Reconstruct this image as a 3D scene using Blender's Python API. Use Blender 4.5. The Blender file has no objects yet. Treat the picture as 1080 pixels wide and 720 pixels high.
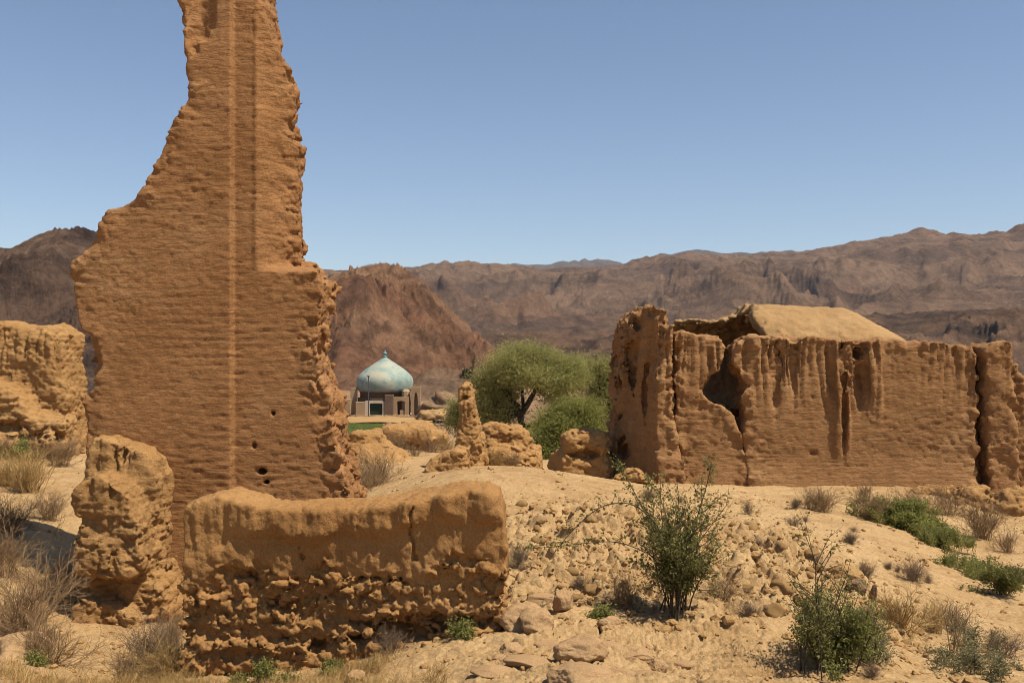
import bpy, math, random
import numpy as np

RS = np.random.RandomState(11)
random.seed(5)
F, HZ, CX = 1050.0, 375.0, 540.0          # focal length in pixels, horizon row, centre column of the photo frame
R = math.radians
scene = bpy.context.scene
COL = scene.collection


def P(px, py, Y):
    return np.array([(px - CX) / F * Y, Y, (HZ - py) / F * Y])


# ------------------------------------------------------------------ noise
from concurrent.futures import ThreadPoolExecutor
_pool = ThreadPoolExecutor(4)
_TB = 1 << 18                                   # a 64 x 64 x 64 table of random gradients and offsets
_g = np.random.RandomState(4).normal(size=(_TB, 3)).astype(np.float32)
_g /= np.linalg.norm(_g, axis=1)[:, None]
_gx, _gy, _gz = [np.ascontiguousarray(_g[:, k]) for k in range(3)]
_j = np.random.RandomState(9).rand(_TB, 4).astype(np.float32)
_jx, _jy, _jz, _jid = [np.ascontiguousarray(_j[:, k]) for k in range(4)]


def par(fn):
    """run a point function over chunks of points on four threads"""
    def w(p, *a, **k):
        p = np.asarray(p, dtype=np.float32)
        n = len(p)
        if n < 12000: return fn(p, *a, **k)
        ch = 16000
        res = list(_pool.map(lambda i: fn(p[i:i + ch], *a, **k), range(0, n, ch)))
        if isinstance(res[0], tuple): return tuple(np.concatenate([r[i] for r in res]) for i in range(len(res[0])))
        return np.concatenate(res)
    return w


def perlin(p):
    i0 = np.floor(p).astype(np.int32)
    f = p - i0
    u = f * f * f * (f * (f * 6 - 15) + 10)
    fx, fy, fz = f[:, 0], f[:, 1], f[:, 2]
    ux, uy, uz = u[:, 0], u[:, 1], u[:, 2]
    ix = ((i0[:, 0] & 63) << 12, ((i0[:, 0] + 1) & 63) << 12)
    iy = ((i0[:, 1] & 63) << 6, ((i0[:, 1] + 1) & 63) << 6)
    iz = (i0[:, 2] & 63, (i0[:, 2] + 1) & 63)
    xs = []
    for a in (0, 1):
        ys = []
        for b in (0, 1):
            zs = []
            ab = ix[a] | iy[b]
            for c in (0, 1):
                h = ab | iz[c]
                zs.append(_gx[h] * (fx - a) + _gy[h] * (fy - b) + _gz[h] * (fz - c))
            ys.append(zs[0] + (zs[1] - zs[0]) * uz)
        xs.append(ys[0] + (ys[1] - ys[0]) * uy)
    return (xs[0] + (xs[1] - xs[0]) * ux) * np.float32(1.5)


@par
def fbm(p, octs=4, gain=0.5, off=0.0):
    p = p + np.float32(off)
    a, s = 1.0, 0
    for _ in range(octs):
        s = s + np.float32(a) * perlin(p)
        p = p * np.float32(2.03) + np.float32(17.3)
        a *= gain
    return s


@par
def ridged(p, octs=5, gain=0.5, off=0.0):
    p = p + np.float32(off)
    a, s, w = 1.0, 0, np.float32(1.0)
    for _ in range(octs):
        n = 1 - np.abs(perlin(p)) * np.float32(1.6)
        n = np.clip(n, 0, 1) ** 2
        s = s + np.float32(a) * n * w
        w = np.clip(n * np.float32(1.6), 0, 1)
        p = p * np.float32(2.07) + np.float32(11.9)
        a *= gain
    return s / np.float32(1.6)


@par
def cells(p, jitter=0.9):
    """F1, F2 and a random value of the nearest cell"""
    i0 = np.floor(p).astype(np.int32)
    fr = p - i0
    fx, fy, fz = fr[:, 0], fr[:, 1], fr[:, 2]
    f1 = np.full(len(p), 81.0, np.float32)
    f2 = f1.copy()
    cid = np.zeros(len(p), np.float32)
    jt = np.float32(jitter)
    o0 = np.float32(0.5 - 0.5 * jitter)
    for a in (-1, 0, 1):
        hx = ((i0[:, 0] + a) & 63) << 12
        for b in (-1, 0, 1):
            hy = hx | (((i0[:, 1] + b) & 63) << 6)
            for c in (-1, 0, 1):
                h = hy | ((i0[:, 2] + c) & 63)
                dx = fx - (a + o0) - jt * _jx[h]
                dy = fy - (b + o0) - jt * _jy[h]
                dz = fz - (c + o0) - jt * _jz[h]
                d = dx * dx + dy * dy + dz * dz
                m = d < f1
                f2 = np.where(m, f1, np.minimum(f2, d))
                np.copyto(f1, d, where=m)
                np.copyto(cid, _jid[h], where=m)
    return np.sqrt(f1), np.sqrt(f2), cid


def blocks(p, lo=0.02, hi=0.20, miss=0.0):
    """angular lumps with narrow gaps between them, 0..1"""
    f1, f2, cid = cells(p)
    return sstep(lo, hi, f2 - f1) * (0.3 + 0.7 * cid) * (cid >= miss)


def sstep(a, b, x):
    t = np.clip((x - a) / (b - a), 0, 1)
    return t * t * (3 - 2 * t)


# ------------------------------------------------------------------ meshes
def new_mesh(name, verts, faces, smooth=True):
    """faces: an (n,3) or (n,4) array, or a list of such arrays"""
    if not isinstance(faces, (list, tuple)):
        faces = [faces]
    faces = [np.asarray(f, dtype=np.int32) for f in faces if len(f)]
    me = bpy.data.meshes.new(name)
    verts = np.asarray(verts, dtype=np.float32)
    me.vertices.add(len(verts))
    me.vertices.foreach_set('co', verts.ravel())
    tot = np.concatenate([np.full(len(f), f.shape[1], np.int32) for f in faces])
    loops = np.concatenate([f.ravel() for f in faces])
    me.loops.add(len(loops))
    me.loops.foreach_set('vertex_index', loops)
    me.polygons.add(len(tot))
    st = np.concatenate([[0], np.cumsum(tot)[:-1]]).astype(np.int32)
    me.polygons.foreach_set('loop_start', st)
    me.polygons.foreach_set('loop_total', tot)
    me.polygons.foreach_set('use_smooth', np.full(len(tot), smooth, dtype=bool))
    me.update(calc_edges=True)
    return me


def vnormals(me):
    n = np.zeros(len(me.vertices) * 3, np.float32)
    me.vertex_normals.foreach_get('vector', n)
    return n.reshape(-1, 3)


def get_v(me):
    v = np.zeros(len(me.vertices) * 3, np.float32)
    me.vertices.foreach_get('co', v)
    return v.reshape(-1, 3)


def set_v(me, v):
    me.vertices.foreach_set('co', np.asarray(v, np.float32).ravel())
    me.update()


def link(name, me, mat=None, parent=None, loc=(0, 0, 0)):
    o = bpy.data.objects.new(name, me)
    COL.objects.link(o)
    o.location = loc
    if me is not None and mat is not None and not me.materials:
        me.materials.append(mat)
    if parent is not None:
        o.parent = parent
    return o


def tag(o, label=None, cat=None, group=None, kind=None):
    if label: o['label'] = label
    if cat: o['category'] = cat
    if group: o['group'] = group
    if kind: o['kind'] = kind
    return o


def empty(name, loc, label, cat, group=None):
    o = bpy.data.objects.new(name, None)
    o.empty_display_size = 0.2
    COL.objects.link(o)
    o.location = loc
    return tag(o, label, cat, group)


def surf_nets(f, org, h):
    s = f < 0
    cnt = np.zeros([n - 1 for n in f.shape], np.int8)
    offs = [(a, b, c) for a in (0, 1) for b in (0, 1) for c in (0, 1)]
    for a, b, c in offs:
        cnt += s[a:f.shape[0] - 1 + a, b:f.shape[1] - 1 + b, c:f.shape[2] - 1 + c]
    act = (cnt > 0) & (cnt < 8)
    I = np.argwhere(act)
    idx = np.full(act.shape, -1, np.int32)
    idx[act] = np.arange(len(I))
    acc = np.zeros((len(I), 3), np.float32)
    num = np.zeros(len(I), np.float32)
    for o in offs:
        for ax in range(3):
            if o[ax]: continue
            o2 = list(o); o2[ax] = 1
            fa = f[I[:, 0] + o[0], I[:, 1] + o[1], I[:, 2] + o[2]]
            fb = f[I[:, 0] + o2[0], I[:, 1] + o2[1], I[:, 2] + o2[2]]
            m = (fa < 0) != (fb < 0)
            t = fa[m] / (fa[m] - fb[m])
            pos = np.tile(np.array(o, np.float32), (m.sum(), 1))
            pos[:, ax] += t
            acc[m] += pos
            num[m] += 1
    v = np.asarray(org) + h * (I + acc / num[:, None])
    quads = []
    for ax in range(3):
        b, c = (ax + 1) % 3, (ax + 2) % 3
        sl0 = [slice(1, -1)] * 3; sl1 = [slice(1, -1)] * 3
        sl0[ax] = slice(0, -1); sl1[ax] = slice(1, None)
        sa, sb = s[tuple(sl0)], s[tuple(sl1)]
        E = np.argwhere(sa != sb)
        if not len(E): continue
        flip = sb[E[:, 0], E[:, 1], E[:, 2]]
        G = E.copy(); G[:, b] += 1; G[:, c] += 1
        q = []
        for db, dc in ((-1, -1), (0, -1), (0, 0), (-1, 0)):
            H = G.copy(); H[:, b] += db; H[:, c] += dc
            q.append(idx[H[:, 0], H[:, 1], H[:, 2]])
        q = np.stack(q, 1)
        q[flip] = q[flip][:, ::-1]
        quads.append(q)
    return v, np.concatenate(quads)


def poly_sdf(x, z, poly):
    poly = np.asarray(poly, float)
    d = np.full(x.shape, 1e9)
    ins = np.zeros(x.shape, bool)
    n = len(poly)
    for i in range(n):
        ax, az = poly[i]; bx, bz = poly[(i + 1) % n]
        ex, ez = bx - ax, bz - az
        t = np.clip(((x - ax) * ex + (z - az) * ez) / (ex * ex + ez * ez + 1e-12), 0, 1)
        d = np.minimum(d, (x - ax - t * ex) ** 2 + (z - az - t * ez) ** 2)
        c = (az > z) != (bz > z)
        ins ^= c & (x < (bx - ax) * (z - az) / (bz - az + 1e-12) + ax)
    return np.where(ins, -1, 1) * np.sqrt(d)


def smax(a, b, k):
    h = np.clip(0.5 - 0.5 * (a - b) / k, 0, 1)
    return a + (b - a) * h + k * h * (1 - h)


def smin(a, b, k):
    return -smax(-a, -b, k)


def px_poly(pts, Y):
    return [((x - CX) / F * Y, (HZ - y) / F * Y) for x, y in pts]


class Grid:
    def __init__(s, lo, hi, h):
        s.lo = np.array(lo, float); s.h = h
        s.n = np.ceil((np.array(hi) - s.lo) / h).astype(int) + 1
        s.x, s.y, s.z = [(s.lo[i] + h * np.arange(s.n[i])).astype(np.float32) for i in range(3)]
        s.X, s.Y, s.Z = s.x[:, None, None], s.y[None, :, None], s.z[None, None, :]

    def poly(s, pts, Yp):
        gx, gz = np.meshgrid(s.x, s.z, indexing='ij')
        return poly_sdf(gx, gz, px_poly(pts, Yp)).astype(np.float32)[:, None, :]

    def full(s, f):
        return np.ascontiguousarray(np.broadcast_to(f, tuple(s.n)).astype(np.float32))

    def band(s, f, w):
        I = np.argwhere(np.abs(f) < w)
        p = np.stack([s.x[I[:, 0]], s.y[I[:, 1]], s.z[I[:, 2]]], 1)
        return (I[:, 0], I[:, 1], I[:, 2]), p

    def mesh(s, f):
        f = f.copy()
        for ax in range(3):
            sl = [slice(None)] * 3
            for e in (0, -1):
                sl[ax] = e
                f[tuple(sl)] = np.maximum(f[tuple(sl)], s.h)
        f[f == 0] = 1e-5
        return surf_nets(f, s.lo, s.h)


def largest(v, q):
    lab = np.arange(len(v))
    while True:
        m = lab[q].min(1)
        new = lab.copy()
        for k in range(4): np.minimum.at(new, q[:, k], m)
        new = new[new]; new = new[new]
        if (new == lab).all(): break
        lab = new
    ids, cnt = np.unique(lab, return_counts=True)
    keep = lab == ids[cnt.argmax()]
    idx = np.cumsum(keep) - 1
    return v[keep], idx[q[keep[q[:, 0]]]]


def finish(name, v, q, mat, base, disp=None, parent=None):
    """mesh from surface nets, displaced along its normals, its origin set to base"""
    v, q = largest(v, q)
    me = new_mesh(name, v, q)
    if disp is not None:
        for fn in (disp if isinstance(disp, (list, tuple)) else [disp]):
            n = vnormals(me); v = get_v(me)
            set_v(me, v + n * np.asarray(fn(v, n), np.float32)[:, None])
    base = np.asarray(base, float)
    set_v(me, get_v(me) - base)
    o = link(name, me, mat, parent, base)
    if parent is not None:
        o.location = base - np.array(parent.location)
    return o


# ------------------------------------------------------------------ materials
def mat_new(name):
    m = bpy.data.materials.new(name)
    m.use_nodes = True
    nt = m.node_tree
    nt.nodes.clear()
    out = nt.nodes.new('ShaderNodeOutputMaterial')
    bs = nt.nodes.new('ShaderNodeBsdfPrincipled')
    nt.links.new(bs.outputs[0], out.inputs[0])
    return m, nt, bs, out


def N(nt, typ, **kw):
    n = nt.nodes.new('ShaderNode' + typ)
    for k, v in kw.items():
        if k in n.inputs: n.inputs[k].default_value = v
        else: setattr(n, k, v)
    return n


def noise_node(nt, vec, scale, detail=6, rough=0.55, dist=0.0):
    n = N(nt, 'TexNoise')
    n.inputs['Scale'].default_value = scale
    n.inputs['Detail'].default_value = detail
    n.inputs['Roughness'].default_value = rough
    n.inputs['Distortion'].default_value = dist
    if vec is not None: nt.links.new(vec, n.inputs['Vector'])
    return n.outputs['Fac']


def ramp(nt, fac, stops):
    n = N(nt, 'ValToRGB')
    cr = n.color_ramp
    while len(cr.elements) < len(stops): cr.elements.new(0.5)
    for e, (p, c) in zip(cr.elements, stops):
        e.position = p
        e.color = tuple(c) + (1,) if hasattr(c, '__len__') else (c, c, c, 1)
    nt.links.new(fac, n.inputs[0])
    return n.outputs[0]


def mix(nt, fac, a, b, mode='MIX'):
    n = N(nt, 'Mix', data_type='RGBA', blend_type=mode)
    if isinstance(fac, (int, float)): n.inputs[0].default_value = fac
    else: nt.links.new(fac, n.inputs[0])
    for s, v in ((6, a), (7, b)):
        if hasattr(v, 'links'): nt.links.new(v, n.inputs[s])
        else: n.inputs[s].default_value = tuple(v) + (1,)
    return n.outputs[2]


def coords(nt, kind='Object', scale=None):
    t = N(nt, 'TexCoord').outputs[kind]
    if scale is not None:
        m = N(nt, 'Mapping'); m.inputs['Scale'].default_value = scale
        nt.links.new(t, m.inputs['Vector']); t = m.outputs[0]
    return t


def bump(nt, bs, heights, dist):
    nrm = None
    for h, d in zip(heights, dist):
        b = N(nt, 'Bump'); b.inputs['Strength'].default_value = 1.0; b.inputs['Distance'].default_value = d
        nt.links.new(h, b.inputs['Height'])
        if nrm is not None: nt.links.new(nrm, b.inputs['Normal'])
        nrm = b.outputs[0]
    nt.links.new(nrm, bs.inputs['Normal'])


ALB = 0.72


def dim(c, k=None):
    return tuple(x * (ALB if k is None else k) for x in c)


def mat_mud(name, dark, mid, light, scale=1.0, bump_d=0.012, patch=None, layered=0.0):
    dark, mid, light = dim(dark), dim(mid), dim(light)
    m, nt, bs, out = mat_new(name)
    co = coords(nt)
    big = noise_node(nt, co, 0.9 * scale, 7, 0.62, 0.4)
    c = ramp(nt, big, [(0.30, dark), (0.5, mid), (0.70, light)])
    strat = noise_node(nt, coords(nt, 'Object', (1.2 * scale, 1.2 * scale, 9 * scale)), 1.0, 6, 0.65)
    c = mix(nt, 0.4, c, ramp(nt, strat, [(0.3, [x * 0.75 for x in mid]), (0.7, [min(1, x * 1.22) for x in mid])]))
    if patch:
        pf = ramp(nt, noise_node(nt, co, 0.55 * scale, 6, 0.68, 0.6), [(0.52, 0.0), (0.62, 0.8)])
        c = mix(nt, pf, c, dim(patch))
    fine = noise_node(nt, co, 55 * scale, 8, 0.72)
    c = mix(nt, 1.0, c, ramp(nt, fine, [(0.28, (0.68, 0.65, 0.62)), (0.72, (1.26, 1.26, 1.25))]), 'MULTIPLY')
    speck = noise_node(nt, co, 120 * scale, 3, 0.5)
    c = mix(nt, ramp(nt, speck, [(0.66, 0.0), (0.72, 0.5)]), c, [min(1, x * 1.5) for x in light])
    nt.links.new(c, bs.inputs['Base Color'])
    bs.inputs['Roughness'].default_value = 0.95
    bs.inputs['Specular IOR Level'].default_value = 0.12
    mid_n = noise_node(nt, co, 17 * scale, 9, 0.72)
    hs, ds = [mid_n, fine], [bump_d * 0.9, bump_d * 0.55]
    if layered:
        # thin lifts of mud with ragged lower edges
        lay = noise_node(nt, coords(nt, 'Object', (6 * scale, 6 * scale, 27 * scale)), 1.0, 7, 0.68, 0.35)
        lay = ramp(nt, lay, [(0.30, 0.0), (0.46, 0.45), (0.50, 0.75), (0.75, 1.0)])
        hs.insert(0, lay); ds.insert(0, layered)
    bump(nt, bs, hs, ds)
    return m


def mat_leaf(name, c1, c2, trans=0.35, scale=3.0):
    m, nt, bs, out = mat_new(name)
    f = noise_node(nt, coords(nt), scale, 4, 0.6)
    c = ramp(nt, f, [(0.35, c1), (0.65, c2)])
    nt.links.new(c, bs.inputs['Base Color'])
    bs.inputs['Roughness'].default_value = 0.6
    bs.inputs['Specular IOR Level'].default_value = 0.25
    tr = N(nt, 'BsdfTranslucent')
    nt.links.new(c, tr.inputs['Color'])
    ms = N(nt, 'MixShader'); ms.inputs[0].default_value = trans
    nt.links.new(bs.outputs[0], ms.inputs[1]); nt.links.new(tr.outputs[0], ms.inputs[2])
    nt.links.new(ms.outputs[0], out.inputs[0])
    return m


def mat_plain(name, c0, rough=0.8, var=0.15, scale=6, spec=0.2, bump_d=0.0):
    c = dim(c0)
    m, nt, bs, out = mat_new(name)
    f = noise_node(nt, coords(nt), scale, 6, 0.6)
    cc = ramp(nt, f, [(0.3, [x * (1 - var) for x in c]), (0.7, [min(1, x * (1 + var)) for x in c])])
    nt.links.new(cc, bs.inputs['Base Color'])
    bs.inputs['Roughness'].default_value = rough
    bs.inputs['Specular IOR Level'].default_value = spec
    if bump_d: bump(nt, bs, [f], [bump_d])
    return m


def mat_mountain(name, stops, rock, red=None, scale=0.01, strata=(1, 1, 4), bump_d=3.0):
    stops = [(p, dim(c)) for p, c in stops]; rock = dim(rock); red = dim(red) if red else None
    m, nt, bs, out = mat_new(name)
    co = coords(nt)
    f = noise_node(nt, co, scale, 9, 0.62, 0.8)
    c = ramp(nt, f, stops)
    if red:
        c = mix(nt, ramp(nt, noise_node(nt, co, scale * 0.35, 4, 0.6, 0.5), [(0.5, 0.0), (0.62, 0.7)]), c, red)
    st = noise_node(nt, coords(nt, 'Object', tuple(scale * 1.4 * s for s in strata)), 1.0, 8, 0.7, 0.5)
    c = mix(nt, ramp(nt, st, [(0.48, 0.0), (0.60, 0.9)]), c, rock)
    fine = noise_node(nt, co, scale * 22, 10, 0.82)
    c = mix(nt, 1.0, c, ramp(nt, fine, [(0.3, (0.55, 0.55, 0.58)), (0.7, (1.36, 1.36, 1.33))]), 'MULTIPLY')
    gul = noise_node(nt, coords(nt, 'Object', (scale * 9, scale * 2.5, scale * 4)), 1.0, 8, 0.7, 1.2)
    c = mix(nt, 1.0, c, ramp(nt, gul, [(0.36, (0.62, 0.60, 0.60)), (0.50, (1.0, 1.0, 1.0)), (0.68, (1.2, 1.18, 1.15))]), 'MULTIPLY')
    nt.links.new(c, bs.inputs['Base Color'])
    bs.inputs['Roughness'].default_value = 0.95
    bs.inputs['Specular IOR Level'].default_value = 0.1
    bump(nt, bs, [f, st, fine], [bump_d * 3.5, bump_d * 2.4, bump_d * 1.8])
    return m


M = {}
M['wall'] = mat_mud('mud_wall', (0.295, 0.142, 0.054), (0.385, 0.195, 0.080), (0.48, 0.258, 0.112), 1.0, 0.009, patch=(0.45, 0.255, 0.118), layered=0.009)
M['wall_low'] = mat_mud('mud_plaster', (0.33, 0.162, 0.056), (0.43, 0.232, 0.086), (0.52, 0.300, 0.122), 1.3, 0.013, patch=(0.40, 0.222, 0.088))
M['mudpile'] = mat_mud('mud_pile', (0.38, 0.200, 0.074), (0.48, 0.275, 0.108), (0.57, 0.35, 0.150), 1.2, 0.018, layered=0.010)
M['building'] = mat_mud('mud_building', (0.285, 0.148, 0.062), (0.375, 0.202, 0.088), (0.475, 0.275, 0.128), 0.8, 0.011, patch=(0.44, 0.26, 0.12), layered=0.013)
M['vault'] = mat_mud('straw_plaster', (0.36, 0.215, 0.095), (0.44, 0.275, 0.125), (0.51, 0.335, 0.165), 0.8, 0.022)
M['rock'] = mat_mud('rock', (0.36, 0.215, 0.105), (0.49, 0.315, 0.160), (0.60, 0.42, 0.225), 2.2, 0.008)
M['clod'] = mat_mud('clod', (0.34, 0.195, 0.078), (0.45, 0.275, 0.115), (0.55, 0.365, 0.17), 1.0, 0.010)
M['dark_stone'] = mat_mud('dark_stone', (0.16, 0.105, 0.06), (0.27, 0.175, 0.10), (0.38, 0.26, 0.15), 2.0, 0.008)
M['twig'] = mat_plain('dry_twigs', (0.30, 0.19, 0.095), 0.9, 0.35, 5)
M['twig_grey'] = mat_plain('grey_twigs', (0.20, 0.135, 0.085), 0.9, 0.35, 5)
M['straw'] = mat_plain('dry_straw', (0.44, 0.28, 0.105), 0.9, 0.35, 5)
M['bark'] = mat_plain('bark', (0.055, 0.042, 0.030), 0.9, 0.3, 8)
M['stem'] = mat_plain('shrub_stem', (0.10, 0.075, 0.045), 0.8, 0.3, 8)
M['leaf_tree'] = mat_leaf('tree_leaf', (0.25, 0.245, 0.075), (0.40, 0.375, 0.14), 0.52, 0.9)
M['leaf_tree_b'] = mat_leaf('tree_leaf_b', (0.20, 0.195, 0.060), (0.32, 0.305, 0.105), 0.5, 0.9)
M['leaf_bush'] = mat_leaf('bush_leaf', (0.19, 0.200, 0.046), (0.31, 0.30, 0.085), 0.5, 0.9)
M['leaf_caper'] = mat_leaf('caper_leaf', (0.095, 0.100, 0.024), (0.24, 0.225, 0.06), 0.45, 7.0)
M['leaf_weed'] = mat_leaf('weed_leaf', (0.17, 0.18, 0.045), (0.30, 0.29, 0.09), 0.5, 5.0)
M['leaf_grey'] = mat_leaf('grey_leaf', (0.17, 0.155, 0.07), (0.29, 0.25, 0.125), 0.4, 5.0)

# ------------------------------------------------------------------ terrain
CTRL = [
    (0, 720, 6.5), (100, 715, 7.2), (200, 708, 7.3), (360, 704, 7.0), (420, 712, 6.3), (-300, 700, 7),
    (60, 668, 9.0), (150, 658, 9.5), (180, 652, 10), (20, 612, 10.2), (20, 690, 7.8), (-200, 610, 10),
    (40, 560, 12.5), (40, 522, 15), (40, 484, 19), (40, 468, 22), (-150, 550, 12), (-150, 480, 20),
    (250, 600, 12), (250, 540, 15), (390, 518, 16), (420, 509, 15.5), (330, 640, 9.2), (280, 640, 10.4),
    (450, 650, 7.6), (450, 512, 13.5), (400, 600, 11),
    (535, 650, 7.3), (600, 603, 8.7), (600, 563, 10.3), (580, 522, 12.8), (560, 494, 15), (490, 498, 15), (640, 508, 15.5),
    (540, 718, 5.6), (700, 687, 6.4), (760, 662, 6.9), (620, 690, 6.0), (700, 603, 8.9), (700, 543, 12.5),
    (720, 520, 16.5), (700, 513, 19.5), (820, 718, 5.8), (1080, 720, 6.8), (1000, 690, 7.6), (950, 665, 8.1),
    (1080, 655, 9.2), (860, 618, 8.4), (840, 560, 11.2), (850, 535, 14), (830, 515, 19), (930, 560, 12.8),
    (1000, 603, 10.8), (1000, 577, 13.3), (940, 548, 15), (1060, 532, 18.5), (1000, 517, 19.5), (1080, 600, 12),
    (1080, 562, 15), (1250, 560, 14), (1250, 700, 8), (1250, 520, 19),
    (400, 496, 24), (430, 474, 31), (495, 491, 24), (540, 491, 26), (615, 504, 21), (560, 484, 40), (560, 476, 46),
    (630, 476, 46), (380, 456, 75), (450, 447, 90), (400, 438, 110), (900, 490, 30), (1000, 450, 60), (600, 443, 100),
    (-100, 455, 60), (100, 455, 60), (100, 462, 40), (1300, 440, 100), (-300, 440, 100), (400, 410, 200), (520, 409, 210),
]
rows = []
for px, py, Y in CTRL:
    x, y, z = P(px, py, Y)
    rows.append((math.atan2(x, y), math.log(math.hypot(x, y)), z))
for th in (-0.85, -0.5, -0.2, 0.1, 0.4, 0.85):
    rows += [(th, math.log(2.0), -1.72), (th, math.log(3.6), -1.74)]
    for rr in (350, 1000, 3000, 9000): rows.append((th, math.log(rr), -7.0))
for rr in (150, 250): rows += [(-0.85, math.log(rr), -6.8), (0.85, math.log(rr), -6.8), (0.3, math.log(rr), -6.8)]
CT = np.array(rows)
_cp = np.stack([CT[:, 0] * 1.8, CT[:, 1]], 1)


def _tps(d2):
    return 0.5 * d2 * np.log(d2 + 1e-9)


_n = len(CT)
_A = np.zeros((_n + 3, _n + 3))
_A[:_n, :_n] = _tps(((_cp[:, None] - _cp[None]) ** 2).sum(2)) + np.eye(_n) * 0.004
_A[:_n, _n] = 1; _A[:_n, _n + 1:] = _cp
_A[_n:, :_n] = _A[:_n, _n:].T
_w = np.linalg.solve(_A, np.concatenate([CT[:, 2], np.zeros(3)]))


def ground_base(x, y):
    x = np.atleast_1d(np.asarray(x, float)); y = np.atleast_1d(np.asarray(y, float))
    th = np.arctan2(x, y)
    r = np.hypot(x, y)
    q = np.stack([np.clip(th, -0.9, 0.9) * 1.8, np.log(np.clip(r, 1.5, 9000))], 1)
    z = np.empty(len(q))
    for i in range(0, len(q), 60000):
        s = q[i:i + 60000]
        d2 = ((s[:, None] - _cp[None]) ** 2).sum(2)
        z[i:i + 60000] = _tps(d2) @ _w[:_n] + _w[_n] + s @ _w[_n + 1:]
    b = sstep(0.9, 2.2, np.abs(th))
    zb = -1.75 - 5.2 * sstep(20, 150, r)
    return z * (1 - b) + zb * b


def blob(x, y, cx, cy, rx, ry):
    return np.exp(-(((x - cx) / rx) ** 2 + ((y - cy) / ry) ** 2))


def clod_mask(x, y):
    m = blob(x, y, 0.9, 9.8, 1.3, 1.9) + blob(x, y, 2.2, 9.4, 1.0, 1.6) + 0.8 * blob(x, y, 0.6, 8.3, 0.8, 0.7)
    m += blob(x, y, 1.7, 11.2, 1.0, 1.2) + 0.9 * blob(x, y, 2.5, 8.6, 0.8, 1.2)
    m += 0.55 * blob(x, y, 2.9, 14.5, 0.9, 1.2) + 0.5 * blob(x, y, 8.8, 17.5, 1.0, 1.6)
    m *= 1 - 0.85 * sstep(0.7, 0.0, np.abs(y - (13.2 - 0.55 * (x - 0.5))))
    return np.clip(m, 0, 1)


def shelf_mask(x, y):
    return np.clip(blob(x, y, 0.55, 6.1, 1.0, 0.9) + 0.9 * blob(x, y, 1.3, 6.4, 0.8, 0.8), 0, 1)


def ground_z(x, y, detail=True):
    x = np.atleast_1d(np.asarray(x, float)); y = np.atleast_1d(np.asarray(y, float))
    z = ground_base(x, y)
    r = np.hypot(x, y)
    p = np.stack([x, y, np.zeros_like(x)], 1)
    near = np.clip(1 - r / 60, 0, 1)
    z = z + 0.10 * fbm(p * 0.45, 3) * sstep(2, 6, r) * near + 0.03 * fbm(p * 1.9, 4) * near
    z = z + 0.25 * fbm(p * 0.09, 4) * sstep(25, 60, r) * sstep(400, 150, r)
    if not detail: return z
    I = np.where((r < 26) & (np.abs(np.arctan2(x, y)) < 0.62))[0]
    q = p[I]; xx, yy = x[I], y[I]
    cm = clod_mask(xx, yy)
    warp = np.stack([fbm(q * 3, 2), fbm(q * 3, 2, off=7), np.zeros(len(q))], 1) * 0.08
    f1, f2, cid = cells((q + warp) * 3.6)
    g1, g2, gid = cells((q + warp) * 8.5)
    d = cm * 0.10 * sstep(0.02, 0.30, f2 - f1) * (cid > 0.30) * (0.2 + cid)
    d += np.clip(cm + 0.12, 0, 1) * 0.042 * sstep(0.02, 0.30, g2 - g1) * (gid > 0.40) * (0.2 + gid)
    h1, h2, hid = cells((q + warp) * 18)
    d += np.clip(cm + 0.10, 0, 1) * 0.016 * sstep(0.02, 0.3, h2 - h1) * (hid > 0.5)
    d += 0.012 * fbm(q * 7, 4) + 0.006 * fbm(q * 21, 3)
    # layered crust in front: broken, tilted plates
    sm = shelf_mask(xx, yy)
    qq = np.stack([(xx + 0.5 * yy) * 1.3, (yy - 0.3 * xx) * 3.2, 0 * xx], 1) + warp * 5
    h1, h2, hid = cells(qq)
    t = fbm(np.stack([(xx + 0.4 * yy) * 0.9, (yy - 0.4 * xx) * 2.6, 0 * xx], 1), 5, 0.55) * 4.5 + 1.2 * yy
    terr = (np.floor(t) + sstep(0.55, 1.0, t - np.floor(t)))
    d += sm * (0.11 * (hid - 0.5) * sstep(0.02, 0.10, h2 - h1) - 0.03 * sstep(0.08, 0.0, h2 - h1) + 0.055 * (terr - t))
    # little rills on the smooth path
    d += -0.03 * np.clip(ridged(q * np.array([0.5, 1.2, 1]), 4) - 0.72, 0, 1) * 3 * (1 - cm)
    z[I] += d
    return z


def gz(x, y):
    return float(ground_z([x], [y])[0])


def at(px, py, Y=None):
    """the point where the photo's ray through a pixel meets the ground"""
    if Y is not None:
        x = (px - CX) / F * Y
        return np.array([x, Y, gz(x, Y)])
    ys = np.linspace(4.5, 60, 1200)
    xs = (px - CX) / F * ys
    g = ground_z(xs, ys, False)
    ray = (HZ - py) / F * ys
    k = np.where(ray <= g)[0]
    i = k[0] if len(k) else len(ys) - 1
    return np.array([xs[i], ys[i], gz(xs[i], ys[i])])


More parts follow.
